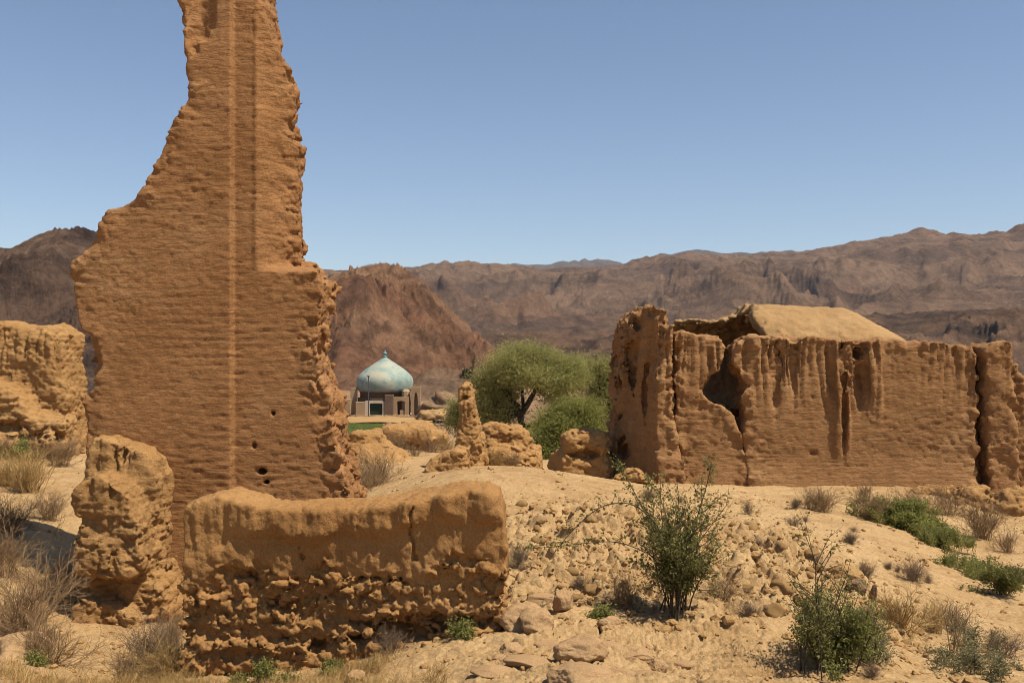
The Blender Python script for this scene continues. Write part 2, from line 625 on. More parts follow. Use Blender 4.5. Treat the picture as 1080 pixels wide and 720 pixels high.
def build_ground():
    th = np.concatenate([np.linspace(-math.pi, -0.64, 60)[:-1], np.linspace(-0.64, 0.64, 900), np.linspace(0.64, math.pi, 60)[1:]])
    r = np.concatenate([np.geomspace(0.4, 3.5, 14)[:-1], np.geomspace(3.5, 5.0, 40)[:-1], np.geomspace(5.0, 26, 560)[:-1],
                        np.geomspace(26, 220, 170)[:-1], np.geomspace(220, 12000, 60)])
    T, RR = np.meshgrid(th, r, indexing='ij')
    x = (RR * np.sin(T)).ravel(); y = (RR * np.cos(T)).ravel()
    z = ground_z(x, y)
    v = np.stack([x, y, z], 1)
    nt_, nr = len(th), len(r)
    i, j = np.meshgrid(np.arange(nt_ - 1), np.arange(nr - 1), indexing='ij')
    a = (i * nr + j).ravel()
    q = np.stack([a, a + 1, a + nr + 1, a + nr], 1)[:, ::-1]
    # the cap under the camera
    v = np.vstack([v, [[0, 0, -1.75]]])
    c = len(v) - 1
    k = np.arange(nt_ - 1) * nr
    tri = np.stack([np.full(nt_ - 1, c), k + nr, k], 1)
    me = new_mesh('ground', v, [q, tri])
    m, nt, bs, out = mat_new('dry_earth')
    co = coords(nt)
    big = noise_node(nt, co, 0.35, 7, 0.6, 0.5)
    c1 = ramp(nt, big, [(0.32, dim((0.40, 0.245, 0.110))), (0.5, dim((0.52, 0.345, 0.165))), (0.66, dim((0.62, 0.435, 0.225)))])
    md = noise_node(nt, co, 2.6, 8, 0.68, 0.4)
    c1 = mix(nt, 0.5, c1, ramp(nt, md, [(0.33, dim((0.35, 0.208, 0.090))), (0.5, dim((0.52, 0.340, 0.160))), (0.68, dim((0.64, 0.450, 0.235)))]))
    fine = noise_node(nt, co, 30, 8, 0.75)
    c1 = mix(nt, 1.0, c1, ramp(nt, fine, [(0.28, (0.62, 0.59, 0.56)), (0.72, (1.28, 1.28, 1.28))]), 'MULTIPLY')
    # the valley beyond: stony brown plain
    geo = N(nt, 'NewGeometry')
    sep = N(nt, 'SeparateXYZ'); nt.links.new(geo.outputs['Position'], sep.inputs[0])
    wob = N(nt, 'Math', operation='MULTIPLY_ADD'); nt.links.new(noise_node(nt, co, 0.05, 6, 0.6), wob.inputs[0])
    wob.inputs[1].default_value = 40; nt.links.new(sep.outputs[1], wob.inputs[2])
    mr = N(nt, 'MapRange'); nt.links.new(wob.outputs[0], mr.inputs[0])
    mr.inputs[1].default_value = 66; mr.inputs[2].default_value = 100
    vn = noise_node(nt, co, 0.16, 9, 0.7, 0.6)
    vc = ramp(nt, vn, [(0.34, dim((0.17, 0.10, 0.058))), (0.5, dim((0.29, 0.175, 0.10))), (0.66, dim((0.43, 0.28, 0.155)))])
    c1 = mix(nt, mr.outputs[0], c1, vc)
    nt.links.new(c1, bs.inputs['Base Color'])
    bs.inputs['Roughness'].default_value = 0.95
    bs.inputs['Specular IOR Level'].default_value = 0.1
    bump(nt, bs, [noise_node(nt, co, 11, 8, 0.65), fine], [0.022, 0.012])
    tag(link('ground', me, m), kind='structure')


build_ground()


# ------------------------------------------------------------------ hills and mountains
def prof(pts):
    pts = np.array(pts, float)
    return lambda u: np.interp(u, pts[:, 0], pts[:, 1])


def hill(name, mat, pts, u0, u1, yfoot, ycrest, yback, zfoot, nu, nv, rough, nscale, power=1.2, spur=1.0, seed=0.0, crestrough=0.06, dip=None):
    u = np.linspace(u0, u1, nu)
    v = np.linspace(0, 1, nv)
    Y = yfoot + (yback - yfoot) * v
    U, YY = np.meshgrid(u, Y, indexing='ij')
    X = (U - CX) / F * YY
    py = prof(pts)
    p2 = np.stack([X.ravel(), YY.ravel(), np.full(X.size, seed)], 1)
    w = fbm(p2 * nscale * 0.6, 3, off=seed).reshape(X.shape)
    Yc = ycrest * (1 + 0.10 * w)
    Xc = X
    Uc = CX + Xc / Yc * F
    H = (HZ - py(Uc)) / F * Yc - zfoot
    t = (YY - yfoot) / (Yc - yfoot)
    tt = np.clip(t, 0, 1)
    up = tt ** power
    down = np.clip(1 - np.clip(t - 1, 0, None) * 0.9, -0.3, 1)
    shape = np.where(t < 1, up, down)
    S = float(np.median(np.abs(H)))
    warp = np.stack([fbm(p2 * nscale, 3, off=31 + seed), fbm(p2 * nscale, 3, off=57 + seed), 0 * p2[:, 0]], 1) * (0.30 / nscale)
    q = (p2 + warp) * np.array([nscale, nscale * 0.6 * spur, 1])
    rd = ridged(q, 6, 0.43, off=seed).reshape(X.shape)
    rd2 = ridged(q * 3.3, 6, 0.55, off=seed + 5).reshape(X.shape)
    win = np.clip(tt * 1.3, 0, 1) ** 0.8 * np.where(t < 1, 1 - 0.9 * sstep(0.5, 1.0, t), 0.15)
    Z = zfoot + H * shape + S * rough * ((rd - 0.55) * win + 0.32 * (rd2 - 0.5) * np.clip(tt * 2, 0, 1) * (1 - 0.75 * sstep(0.6, 1.0, t))) + S * crestrough * (rd2 - 0.5) * sstep(0.5, 1, tt)
    # bring the skyline to the height it should have
    top = ((Z - zfoot) / YY).max(1)
    want = (HZ - py(u)) / F - zfoot / Yc.mean(1)
    k = np.clip(want / np.maximum(top, 1e-4), 0.3, 2.5)
    ker = np.hanning(int(nu * 0.02) * 2 + 3); ker /= ker.sum()
    pad = len(ker) // 2
    k = np.convolve(np.pad(k, pad, mode='edge'), ker, mode='valid')
    uu = np.linspace(0, 1, nu)
    ends = sstep(0, 0.10, uu) * sstep(1, 0.90, uu)
    Z = zfoot + (Z - zfoot) * k[:, None]
    Z = zfoot - 3 + (Z - zfoot + 3) * ends[:, None]
    if dip is not None: Z = Z + dip(X, YY, Z)
    V = np.stack([X.ravel(), YY.ravel(), Z.ravel()], 1)
    i, j = np.meshgrid(np.arange(nu - 1), np.arange(nv - 1), indexing='ij')
    a = (i * nv + j).ravel()
    qd = np.stack([a, a + nv, a + nv + 1, a + 1], 1)
    return tag(link(name, new_mesh(name, V, qd), mat), kind='structure')


m_range = mat_mountain('range_rock', [(0.32, (0.31, 0.190, 0.122)), (0.5, (0.415, 0.256, 0.162)), (0.68, (0.53, 0.335, 0.21))],
                       (0.235, 0.148, 0.102), (0.50, 0.27, 0.155), 0.0035, (1, 1, 5), 14)
m_foot = mat_mountain('foothill_rock', [(0.32, (0.28, 0.165, 0.10)), (0.5, (0.38, 0.228, 0.138)), (0.68, (0.48, 0.30, 0.19))],
                      (0.13, 0.088, 0.070), (0.32, 0.185, 0.125), 0.007, (1, 1, 5), 8)
m_red = mat_mountain('red_hill_rock', [(0.30, (0.30, 0.155, 0.092)), (0.5, (0.42, 0.225, 0.128)), (0.68, (0.53, 0.315, 0.185))],
                     (0.19, 0.105, 0.068), (0.50, 0.225, 0.120), 0.022, (2.2, 1, 2.2), 1.6)
m_dark = mat_mountain('dark_hill_rock', [(0.32, (0.17, 0.110, 0.080)), (0.5, (0.265, 0.168, 0.118)), (0.68, (0.40, 0.26, 0.18))],
                      (0.095, 0.066, 0.058), None, 0.03, (2, 1, 2.5), 1.5)
m_far = mat_mountain('far_rock', [(0.32, (0.20, 0.14, 0.115)), (0.5, (0.25, 0.175, 0.14)), (0.68, (0.31, 0.22, 0.17))],
                     (0.16, 0.115, 0.10), None, 0.0012, (1, 1, 4), 30)

hill('far_mountains', m_far, [(300, 290), (430, 283), (500, 278), (575, 279), (600, 275), (640, 273), (662, 281), (700, 268), (716, 266), (735, 263), (765, 267), (800, 266), (835, 264), (870, 275), (1000, 280), (1200, 280)],
     0, 1400, 3600, 5200, 6500, -20, 620, 70, 0.15, 0.0010, 1.2, seed=3, crestrough=0.006)
hill('mountain_range', m_range, [(-200, 262), (0, 262), (300, 285), (420, 284), (440, 280), (470, 276), (500, 276), (520, 278), (545, 279), (570, 284), (600, 281), (640, 281), (670, 275), (690, 269), (730, 267), (780, 269), (840, 265), (870, 262), (900, 255), (920, 252), (940, 249), (960, 243), (972, 240), (985, 244), (1000, 247), (1012, 245), (1025, 248), (1045, 244), (1060, 245), (1072, 238), (1085, 233), (1150, 215), (1300, 230)],
     -250, 1500, 560, 1900, 2500, -8, 1500, 240, 0.40, 0.0030, 1.35, seed=11, crestrough=0.012)
hill('foothills', m_foot, [(200, 330), (430, 345), (500, 352), (560, 350), (640, 352), (700, 345), (780, 338), (860, 335), (950, 330), (1040, 325), (1200, 320)],
     240, 1380, 330, 620, 800, -7.5, 1000, 160, 0.85, 0.0085, 1.25, seed=23, crestrough=0.06)
hill('rocky_spur', m_range, [(540, 420), (575, 402), (600, 385), (620, 375), (640, 368), (700, 366), (760, 372), (900, 380), (1000, 400)],
     500, 1100, 215, 290, 330, -7.2, 300, 80, 0.6, 0.03, 1.0, seed=41, crestrough=0.15)
hill('red_hill', m_red, [(180, 330), (300, 310), (340, 295), (352, 289), (366, 284), (380, 280), (400, 278), (412, 277), (424, 281), (436, 290), (450, 301), (466, 316), (480, 330), (497, 345), (515, 360), (535, 378), (555, 395), (590, 420)],
     160, 610, 190, 300, 360, -7.2, 520, 220, 0.68, 0.024, 0.9, 0.8, seed=57, crestrough=0.2)
hill('dark_hill', m_dark, [(-520, 330), (-300, 285), (-150, 262), (-90, 255), (-30, 257), (0, 259), (12, 259), (22, 254), (30, 249), (45, 243), (60, 239), (78, 238), (95, 241), (110, 247), (150, 262), (200, 290), (260, 330), (330, 395), (360, 420)],
     -520, 380, 120, 230, 290, -7, 1000, 200, 0.62, 0.026, 0.9, 0.8, seed=71, crestrough=0.05)
hill('sand_mound', mat_mountain('mound_soil', [(0.3, (0.27, 0.165, 0.10)), (0.5, (0.36, 0.225, 0.135)), (0.7, (0.44, 0.29, 0.175))], (0.24, 0.15, 0.095), None, 0.06, (1, 1, 3), 0.5),
     [(405, 425), (420, 412), (432, 400), (445, 391), (456, 388), (470, 387), (484, 389), (500, 397), (515, 406), (535, 416), (560, 425)],
     405, 560, 150, 175, 190, -7.3, 160, 60, 0.3, 0.08, 0.8, seed=83, crestrough=0.08)

# ------------------------------------------------------------------ the tall ruined wall
def fine_mud(a_small=0.012, a_course=0.010, course=0.085, a_mid=0.02, pits=0.03, fl=0.0, zt=0.0, zb=-1.0, rub=None, seed=0.0, flx=None, crumbs=1.5):
    def fn(v, n):
        vert = 1 - np.abs(n[:, 2]) * 0.85
        d = 0.5 * a_mid * fbm(v * 2.6, 3, off=seed) + a_small * fbm(v * 11, 5, 0.62, off=seed)
        crumb = sstep(0.12, 0.5, fbm(v * 0.9, 3, off=seed + 21))
        d += a_small * crumbs * crumb * (blocks(v * np.array([10, 10, 14])) - 0.4)
        if a_course:
            wz = v[:, 2] + 0.03 * fbm(v * 1.3, 2, off=3)
            c = np.abs(((wz / course) % 1) - 0.5) * 2
            amt = np.clip(0.5 + 1.3 * fbm(v * 0.9, 3, off=seed + 9), 0, 1)
            d -= a_course * sstep(0.62, 1.0, c) * amt * vert
            uneven = np.clip(0.45 + 1.5 * fbm(v * 0.75, 3, off=seed + 33), 0.12, 1.3)
            d += a_course * (0.9 * uneven * fbm(v * np.array([5.5, 5.5, 22]), 5, 0.7, off=seed) + 0.45 * (1.2 - uneven) * fbm(v * 15, 5, 0.7, off=seed + 2)) * vert
        if pits:
            g1, g2, gid = cells(v * 5.5)
            d -= pits * sstep(0.30, 0.12, g1) * (gid > 0.80)
        if fl:
            w = sstep(zb, zt, v[:, 2])
            wx = v.copy(); wx[:, 0] += 0.30 * fbm(v * np.array([0.9, 0.3, 0.15]), 3, off=seed + 40)
            w = w * np.clip(0.75 + 1.2 * fbm(v * np.array([0.7, 0.5, 0.1]), 2, off=seed + 50), 0.1, 1.4)
            if flx: w = w * (1 - 0.72 * sstep(flx[0], flx[1], v[:, 0]))
            f = ridged(wx * np.array([5.2, 1.2, 0.30]), 4, 0.55, off=seed)
            d -= fl * w * np.clip(f - 0.35, 0, 1) * vert * 1.6
        if rub is not None:
            d += rub(v, n)
        return d
    return fn


def tower():
    Yf = 10.4
    s = Yf / F
    out = [(196, -60), (194, -20), (193, 5), (197, 12), (199, 40), (197, 75), (201, 105), (190, 125), (178, 145), (172, 165), (160, 185),
           (152, 205), (146, 211), (135, 214), (119, 223), (109, 240), (97, 262), (81, 280), (78, 302), (84, 330), (91, 352),
           (91, 380), (97, 408), (93, 425), (95, 460), (98, 520), (100, 680), (374, 680), (372, 560), (366, 525), (353, 470), (347, 438), (350, 425), (337, 395),
           (332, 370), (339, 330), (341, 296), (330, 284), (306, 276), (305, 200), (306, 165), (302, 140), (297, 125), (300, 110),
           (302, 82), (292, 58), (284, 40), (279, 10), (276, -20), (274, -60)]
    G = Grid(((70 - CX) * s, 10.15, -2.95), ((398 - CX) * s, 11.6, 4.2), 0.0195)
    d2 = G.poly(out, Yf)
    xc = (246.5 - CX) * s
    x270 = (269 - CX) * s
    zl = (HZ - 282) * s
    px = G.X
    yf = Yf - 0.085 * np.clip((xc + 0.005 - px) / 0.010, 0, 1)
    up = sstep(zl - 0.05, zl + 0.05, G.Z)
    yf = yf + up * np.clip(px - x270, 0, 0.42) * 1.0 - up * 0.028 * sstep(x270 - 0.01, x270 + 0.01, px)
    yf = yf - 0.10 * sstep(-1.2, -2.9, G.Z)
    f = smax(smax(d2, yf - G.Y, 0.02), G.Y - (11.15 + 0.25 * sstep(1.0, -2.5, G.Z)), 0.12)
    f = G.full(f)
    # eroded flutes near the top
    for gx, w, zt, dp in ((214, 0.05, 3.25, 0.07), (207, 0.02, 3.1, 0.06), (224, 0.03, 3.35, 0.05)):
        X0 = (gx - CX) * s
        g = np.sqrt((G.X - X0) ** 2 + (G.Y - (Yf - 0.09)) ** 2) - (w + dp * 0.6)
        g = smax(g, zt - G.Z, 0.1)
        f = smax(f, -G.full(g), 0.03)
    # a dark bite out of the left edge, and small holes
    for hx, hy, rx, rz in ((94, 382, 0.17, 0.33), (276, 497, 0.05, 0.035), (268, 470, 0.025, 0.035), (281, 508, 0.03, 0.02), (288, 436, 0.02, 0.03)):
        g = (np.sqrt(((G.X - (hx - CX) * s) / rx) ** 2 + ((G.Y - (Yf - 0.02)) / 0.22) ** 2 + ((G.Z - (HZ - hy) * s) / rz) ** 2) - 1) * min(rx, rz)
        f = smax(f, -G.full(g), 0.02)
    I, p = G.band(f, 0.22)
    d2f = np.broadcast_to(d2, f.shape)[I]
    e = sstep(-0.35, 0.0, d2f)                             # rougher towards the broken outline
    front = sstep(0.10, 0.0, p[:, 1] - 10.4)
    right = sstep((262 - CX) * s, (312 - CX) * s, p[:, 0])
    n = 0.015 * fbm(p * 1.3, 3) + (0.016 + 0.034 * e * (0.4 + 0.6 * right + 0.3 * (1 - front))) * fbm(p * 3.4, 4, 0.55, off=2)
    wv = p + 0.06 * np.stack([fbm(p * 4, 2), fbm(p * 4, 2, off=3), fbm(p * 4, 2, off=8)], 1)
    hot = sstep(1.5, 1.9, p[:, 2]) * sstep(3.35, 3.15, p[:, 2]) * sstep((285 - CX) * s, (300 - CX) * s, p[:, 0])
    calm = front * (1 - e)
    n *= 1 - calm * (0.85 - 0.5 * sstep(0.1, 0.5, fbm(p * 0.7, 2, off=90)))
    n -= e * (0.30 - 0.15 * sstep(0.0, 0.4, right) + 0.42 * right * np.clip(0.6 + 1.5 * fbm(p * 0.8, 2, off=61), 0, 1.6) + 0.2 * hot) * (0.085 * (blocks(wv * np.array([3.4, 3.4, 5.2])) - 0.35) + 0.04 * (blocks(wv * np.array([8, 8, 11])) - 0.35))
    n *= 1 - 0.8 * sstep(0.04, 0.01, np.abs(p[:, 0] - xc)) * front
    n *= 1.0
    f[I] += n * (0.35 + 0.65 * np.maximum(e, 1 - front))
    v, q = G.mesh(f)

    def stones(v, n):
        m = sstep(-1.0, -1.9, v[:, 2]) * sstep((200 - CX) * s, (330 - CX) * s, v[:, 0])
        return 0.022 * m * (blocks(v * np.array([8, 8, 12])) - 0.4) + 0.010 * m * (blocks(v * np.array([17, 17, 22])) - 0.4)
    base = P(230, 640, 10.8)
    o = finish('ruined_wall', v, q, M['wall'], base, fine_mud(0.0030, 0.0075, 0.085, 0.008, 0.006, rub=stones, crumbs=2.4))
    tag(o, 'tall jagged mud brick wall rising out of the frame like a tower', 'ruined wall')


tower()


def small_ruin(name, label, cat, lo, hi, h, prims, mat, base, er=(0.03, 1.6, 0.04, 4.5), disp=None, k=0.08, cuts=(), parent=None, bl=0.045, bk=3.2, bz=None):
    """a lump of eroded mud: rounded boxes and ellipsoids melted together, holes cut out, worn by noise"""
    G = Grid(lo, hi, h)
    f = None
    for pr in prims:
        if pr[0] == 'box':
            _, c, hs, r, rz = pr
            ca, sa = math.cos(rz), math.sin(rz)
            dx, dy, dz = G.X - c[0], G.Y - c[1], G.Z - c[2]
            X, Y = ca * dx + sa * dy, -sa * dx + ca * dy
            qx, qy, qz = np.abs(X) - hs[0] + r, np.abs(Y) - hs[1] + r, np.abs(dz) - hs[2] + r
            d = np.sqrt(np.maximum(qx, 0) ** 2 + np.maximum(qy, 0) ** 2 + np.maximum(qz, 0) ** 2) + np.minimum(np.maximum(np.maximum(qx, qy), qz), 0) - r
        elif pr[0] == 'ell':
            _, c, rr = pr
            d = (np.sqrt(((G.X - c[0]) / rr[0]) ** 2 + ((G.Y - c[1]) / rr[1]) ** 2 + ((G.Z - c[2]) / rr[2]) ** 2) - 1) * min(rr)
        else:
            _, pts, Yp, y0, y1, r = pr
            d = smax(G.poly(pts, Yp), np.abs(G.Y - (y0 + y1) / 2) - (y1 - y0) / 2, r)
        f = d if f is None else smin(f, d, k)
    f = G.full(f)
    for c, rr in cuts:
        d = (np.sqrt(((G.X - c[0]) / rr[0]) ** 2 + ((G.Y - c[1]) / rr[1]) ** 2 + ((G.Z - c[2]) / rr[2]) ** 2) - 1) * min(rr)
        f = smax(f, -G.full(d), 0.03)
    I, p = G.band(f, 0.3)
    f[I] += er[0] * fbm(p * er[1], 3, off=base[0]) + 0.5 * er[2] * fbm(p * er[3], 4, 0.55, off=base[1])
    wq = p + 0.06 * np.stack([fbm(p * 3, 2), fbm(p * 3, 2, off=3), fbm(p * 3, 2, off=8)], 1)
    msk = 1.0 if bz is None else 0.2 + 0.8 * sstep(bz[1], bz[0], p[:, 2])
    f[I] -= msk * bl * ((blocks(wq * np.array([bk, bk, bk * 1.5])) - 0.4) + 0.45 * (blocks(wq * np.array([bk, bk, bk * 1.5]) * 2.3) - 0.4))
    v, q = G.mesh(f)
    o = finish(name, v, q, mat, base, disp or fine_mud(0.012, 0.008, 0.09, 0.015, 0.02), parent)
    if label: tag(o, label, cat)
    return o


# stub of a cross wall at the left foot of the tall wall
def stub():
    Y = 9.45
    def c(px, py, y): return P(px, py, Y) * np.array([1, 0, 1]) + np.array([0, y, 0])
    def rub(v, n):
        m = sstep(-1.35, -1.6, v[:, 2]) * np.clip(-n[:, 1] + 0.5, 0, 1)
        row = np.floor(v[:, 2] / 0.115)
        q = v.copy(); q[:, 0] += 0.11 * (row % 2) + 0.04 * np.sin(row * 3)
        c1, c2, cid = cells(q * np.array([5.5, 5.5, 8.7]), 0.7)
        return m * (0.055 * sstep(0.02, 0.22, c2 - c1) * (0.4 + 0.8 * cid) - 0.03)
    prims = [('poly', [(89, 500), (92, 470), (99, 462), (114, 463), (131, 468), (148, 476), (159, 488), (165, 505), (166, 540), (163, 600), (160, 680), (84, 680), (84, 560)], 9.85, 9.80, 10.6, 0.06),
             ('poly', [(81, 520), (88, 507), (104, 503), (122, 509), (138, 526), (148, 548), (152, 588), (147, 603), (128, 607), (100, 606), (82, 604)], 9.5, 9.42, 10.1, 0.06),
             ('poly', [(81, 640), (92, 632), (112, 633), (132, 640), (148, 650), (150, 680), (80, 680)], 9.55, 9.45, 10.1, 0.05),
             ('ell', c(156, 648, 10.0), (0.16, 0.34, 0.34)), ('box', c(112, 618, 9.95), (0.26, 0.30, 0.30), 0.08, 0.0)]
    lo = c(62, 690, 9.15); hi = c(196, 445, 10.75)
    o = small_ruin('mud_pier', 'weathered stub of mud wall with undercut foot, left of the tall wall', 'mud pier',
                   (lo[0], 9.15, lo[2]), (hi[0], 10.75, hi[2]), 0.02, prims, M['mudpile'], c(115, 655, 9.9),
                   (0.05, 2.2, 0.04, 6.0), fine_mud(0.006, 0.010, 0.085, 0.010, 0.006, fl=0.07, zt=-1.0, zb=-1.9), 0.04,
                   cuts=[(c(104, 614, 9.42), (0.036, 0.12, 0.03)), (c(128, 616, 9.42), (0.028, 0.12, 0.022)), (c(113, 482, 9.80), (0.010, 0.10, 0.12))], bl=0.042, bk=5.6, bz=(-1.75, -1.35))


stub()


# the low thick wall in front
def low_wall():
    Y = 7.0
    s = Y / F
    top = [(189, 720), (191, 640), (192, 548), (196, 533), (213, 527), (232, 523), (252, 527), (275, 533), (300, 535), (335, 534), (370, 533), (410, 529),
           (445, 523), (470, 518), (495, 514), (514, 514), (526, 520), (531, 540), (534, 580), (534, 640), (533, 720)]
    G = Grid(((172 - CX) * s, 6.72, -2.42), ((552 - CX) * s, 7.75, -0.82), 0.0135)
    bend = 0.10 * sstep(-1.6, -0.2, G.X)                    # the right end comes a little nearer
    d2 = G.poly(top, Y)
    zt = np.interp(G.x, [(a - CX) * s for a, b in top[3:16]], [(HZ - b) * s for a, b in top[3:16]]).astype(np.float32)[:, None, None]
    dz = zt - G.Z                                           # depth below the wall top
    wav = fbm(np.stack([G.x * 2.3, G.x * 0, G.x * 0], 1), 3)[:, None, None]
    wav2 = fbm(np.stack([G.x * 5.0, G.x * 0 + 4, G.x * 0], 1), 3)[:, None, None]
    lip_h = 0.17 + 0.10 * wav
    lip = (0.055 + 0.05 * wav2) * sstep(lip_h + 0.10, lip_h - 0.03, dz) * sstep((215 - CX) * s, (300 - CX) * s, G.X)
    under = 0.018 * sstep(0.50, 0.62, dz + 0.10 * wav)
    yf = 6.99 - bend - lip + under
    f = smax(smax(d2, yf - G.Y, 0.045), G.Y - (7.50 - bend + 0.05 * wav), 0.07)
    f = G.full(f)
    # a hump of plaster at the back of the left end
    c = P(235, 528, 7.25)
    e = (np.sqrt(((G.X - c[0]) / 0.32) ** 2 + ((G.Y - 7.35) / 0.2) ** 2 + ((G.Z - c[2] + 0.06) / 0.09) ** 2) - 1) * 0.09
    f = smin(f, G.full(e), 0.05)
    for hx, hy, rx, rz in ((260, 612, 0.045, 0.035), (395, 610, 0.08, 0.02), (433, 662, 0.22, 0.03), (470, 655, 0.18, 0.035), (300, 640, 0.08, 0.035), (410, 672, 0.2, 0.03), (330, 683, 0.10, 0.03)):
        g = (np.sqrt(((G.X - (hx - CX) * s) / rx) ** 2 + ((G.Y - 6.97) / 0.09) ** 2 + ((G.Z - (HZ - hy) * s) / rz) ** 2) - 1) * min(rx, rz)
        f = smax(f, -G.full(g), 0.02)
    # narrow vertical cracks
    for hx, z0, dp in ((318, 0.36, 0.03), (380, 0.26, 0.035), (436, 0.42, 0.035)):
        X0 = (hx - CX) * s
        g = np.abs(G.X - X0 - 0.015 * np.sin(G.Z * 14 + hx) - 0.006 * np.sin(G.Z * 47)) - 0.005
        g = np.maximum(np.maximum(g, G.Y - (yf + dp)), dz - z0)
        f = np.maximum(f, -G.full(g))
    I, p = G.band(f, 0.15)
    dzz = np.broadcast_to(dz, f.shape)[I]
    f[I] += 0.016 * fbm(p * 2.6, 3) + 0.014 * fbm(p * 7, 4, 0.55, off=5) * (0.5 + sstep(0.3, 0.6, dzz))
    wq = p + 0.035 * np.stack([fbm(p * 5, 2), fbm(p * 5, 2, off=3), fbm(p * 5, 2, off=8)], 1)
    edge = 0.20 * fbm(p * np.array([2.6, 0.1, 0.1]), 3, off=2)
    lowz = sstep(0.44, 0.54, dzz + edge) * sstep(7.35, 7.15, p[:, 1])
    f1, f2, cid = cells(wq * np.array([6.6, 6, 10.0]))
    st1 = sstep(0.03, 0.20, f2 - f1) * np.where(cid > 0.42, 0.5 + 0.6 * cid, 0.15)
    f1, f2, cid = cells(wq * np.array([14, 12, 18]) + 5)
    st2 = sstep(0.03, 0.22, f2 - f1) * np.where(cid > 0.5, 0.5 + 0.6 * cid, 0.25)
    sel = sstep(-0.35, 0.25, fbm(p * 1.8, 2, off=44))
    rowz = 0.5 + 0.5 * np.sin(p[:, 2] * 42 + 2.2 * fbm(p * 1.6, 2, off=71))
    f[I] -= lowz * (0.042 * (st1 - 0.3) * (0.25 + 0.75 * sel) + 0.034 * (st2 - 0.35) + 0.016 * (rowz - 0.5) - 0.022 + 0.011 * fbm(p * 10, 4, 0.6))
    v, q = G.mesh(f)

    def disp(v, n):
        t = np.interp(v[:, 0], G.x, zt[:, 0, 0]) - v[:, 2]
        fr = np.clip(0.35 - n[:, 1], 0, 1)
        wv = fbm(v * np.array([2.6, 0.1, 0.1]), 3, off=2)
        low = sstep(0.42, 0.56, t + 0.20 * wv)
        d = 0.006 * fbm(v * 13, 5, 0.7) + 0.010 * fbm(v * np.array([17, 17, 2.5]), 4, 0.6) * (1 - low)   # rain streaks
        d -= 0.03 * np.clip(ridged(v * np.array([4.2, 1, 0.5]), 3) - 0.55, 0, 1) * (1 - low) * fr * sstep(0.03, 0.12, t)
        st = 0.011 * fbm(v * 24, 4, 0.7)
        # ragged lower edge of the plaster
        d += low * fr * st
        return d
    o = finish('low_wall', v, q, M['wall_low'], P(360, 697, 7.25), disp)
    tag(o, 'low thick mud wall in front with rounded top and crumbling stone base', 'mud wall')


low_wall()


# the broken wall at the left edge
def left_ruin():
    Y = 20.0
    def c(px, py, y): return P(px, py, Y) * np.array([1, 0, 1]) + np.array([0, y, 0])
    prims = [('poly', [(-80, 342), (0, 338), (15, 342), (32, 345), (44, 341), (58, 346), (66, 353), (66, 400), (69, 440), (74, 480), (-80, 480)], Y, 20.0, 21.2, 0.25),
             ('poly', [(-80, 398), (0, 400), (18, 406), (36, 420), (52, 436), (70, 444), (78, 480), (-80, 480)], Y, 19.35, 20.5, 0.2),
             ('box', c(74, 457, 19.6), (0.18, 0.35, 0.32), 0.1, 0.1), ('box', c(20, 463, 19.3), (1.2, 0.4, 0.16), 0.14, 0.0)]
    lo = c(-70, 486, 19.1); hi = c(105, 326, 21.5)
    small_ruin('broken_wall', 'broken mud wall with flat top at the left edge, before the dark hill', 'ruined wall',
               (lo[0], 18.7, lo[2]), (hi[0], 21.5, hi[2]), 0.036, prims, M['mudpile'], c(20, 470, 20.3),
               (0.07, 0.9, 0.06, 3.0), fine_mud(0.02, 0.035, 0.13, 0.03, 0.02, fl=0.16, zt=0.45, zb=-0.5), 0.12,
               cuts=[(c(10, 448, 19.2), (0.9, 0.35, 0.16)), (c(55, 458, 19.2), (0.6, 0.3, 0.1))], bl=0.06, bk=1.9, bz=(-0.9, -0.2))


left_ruin()


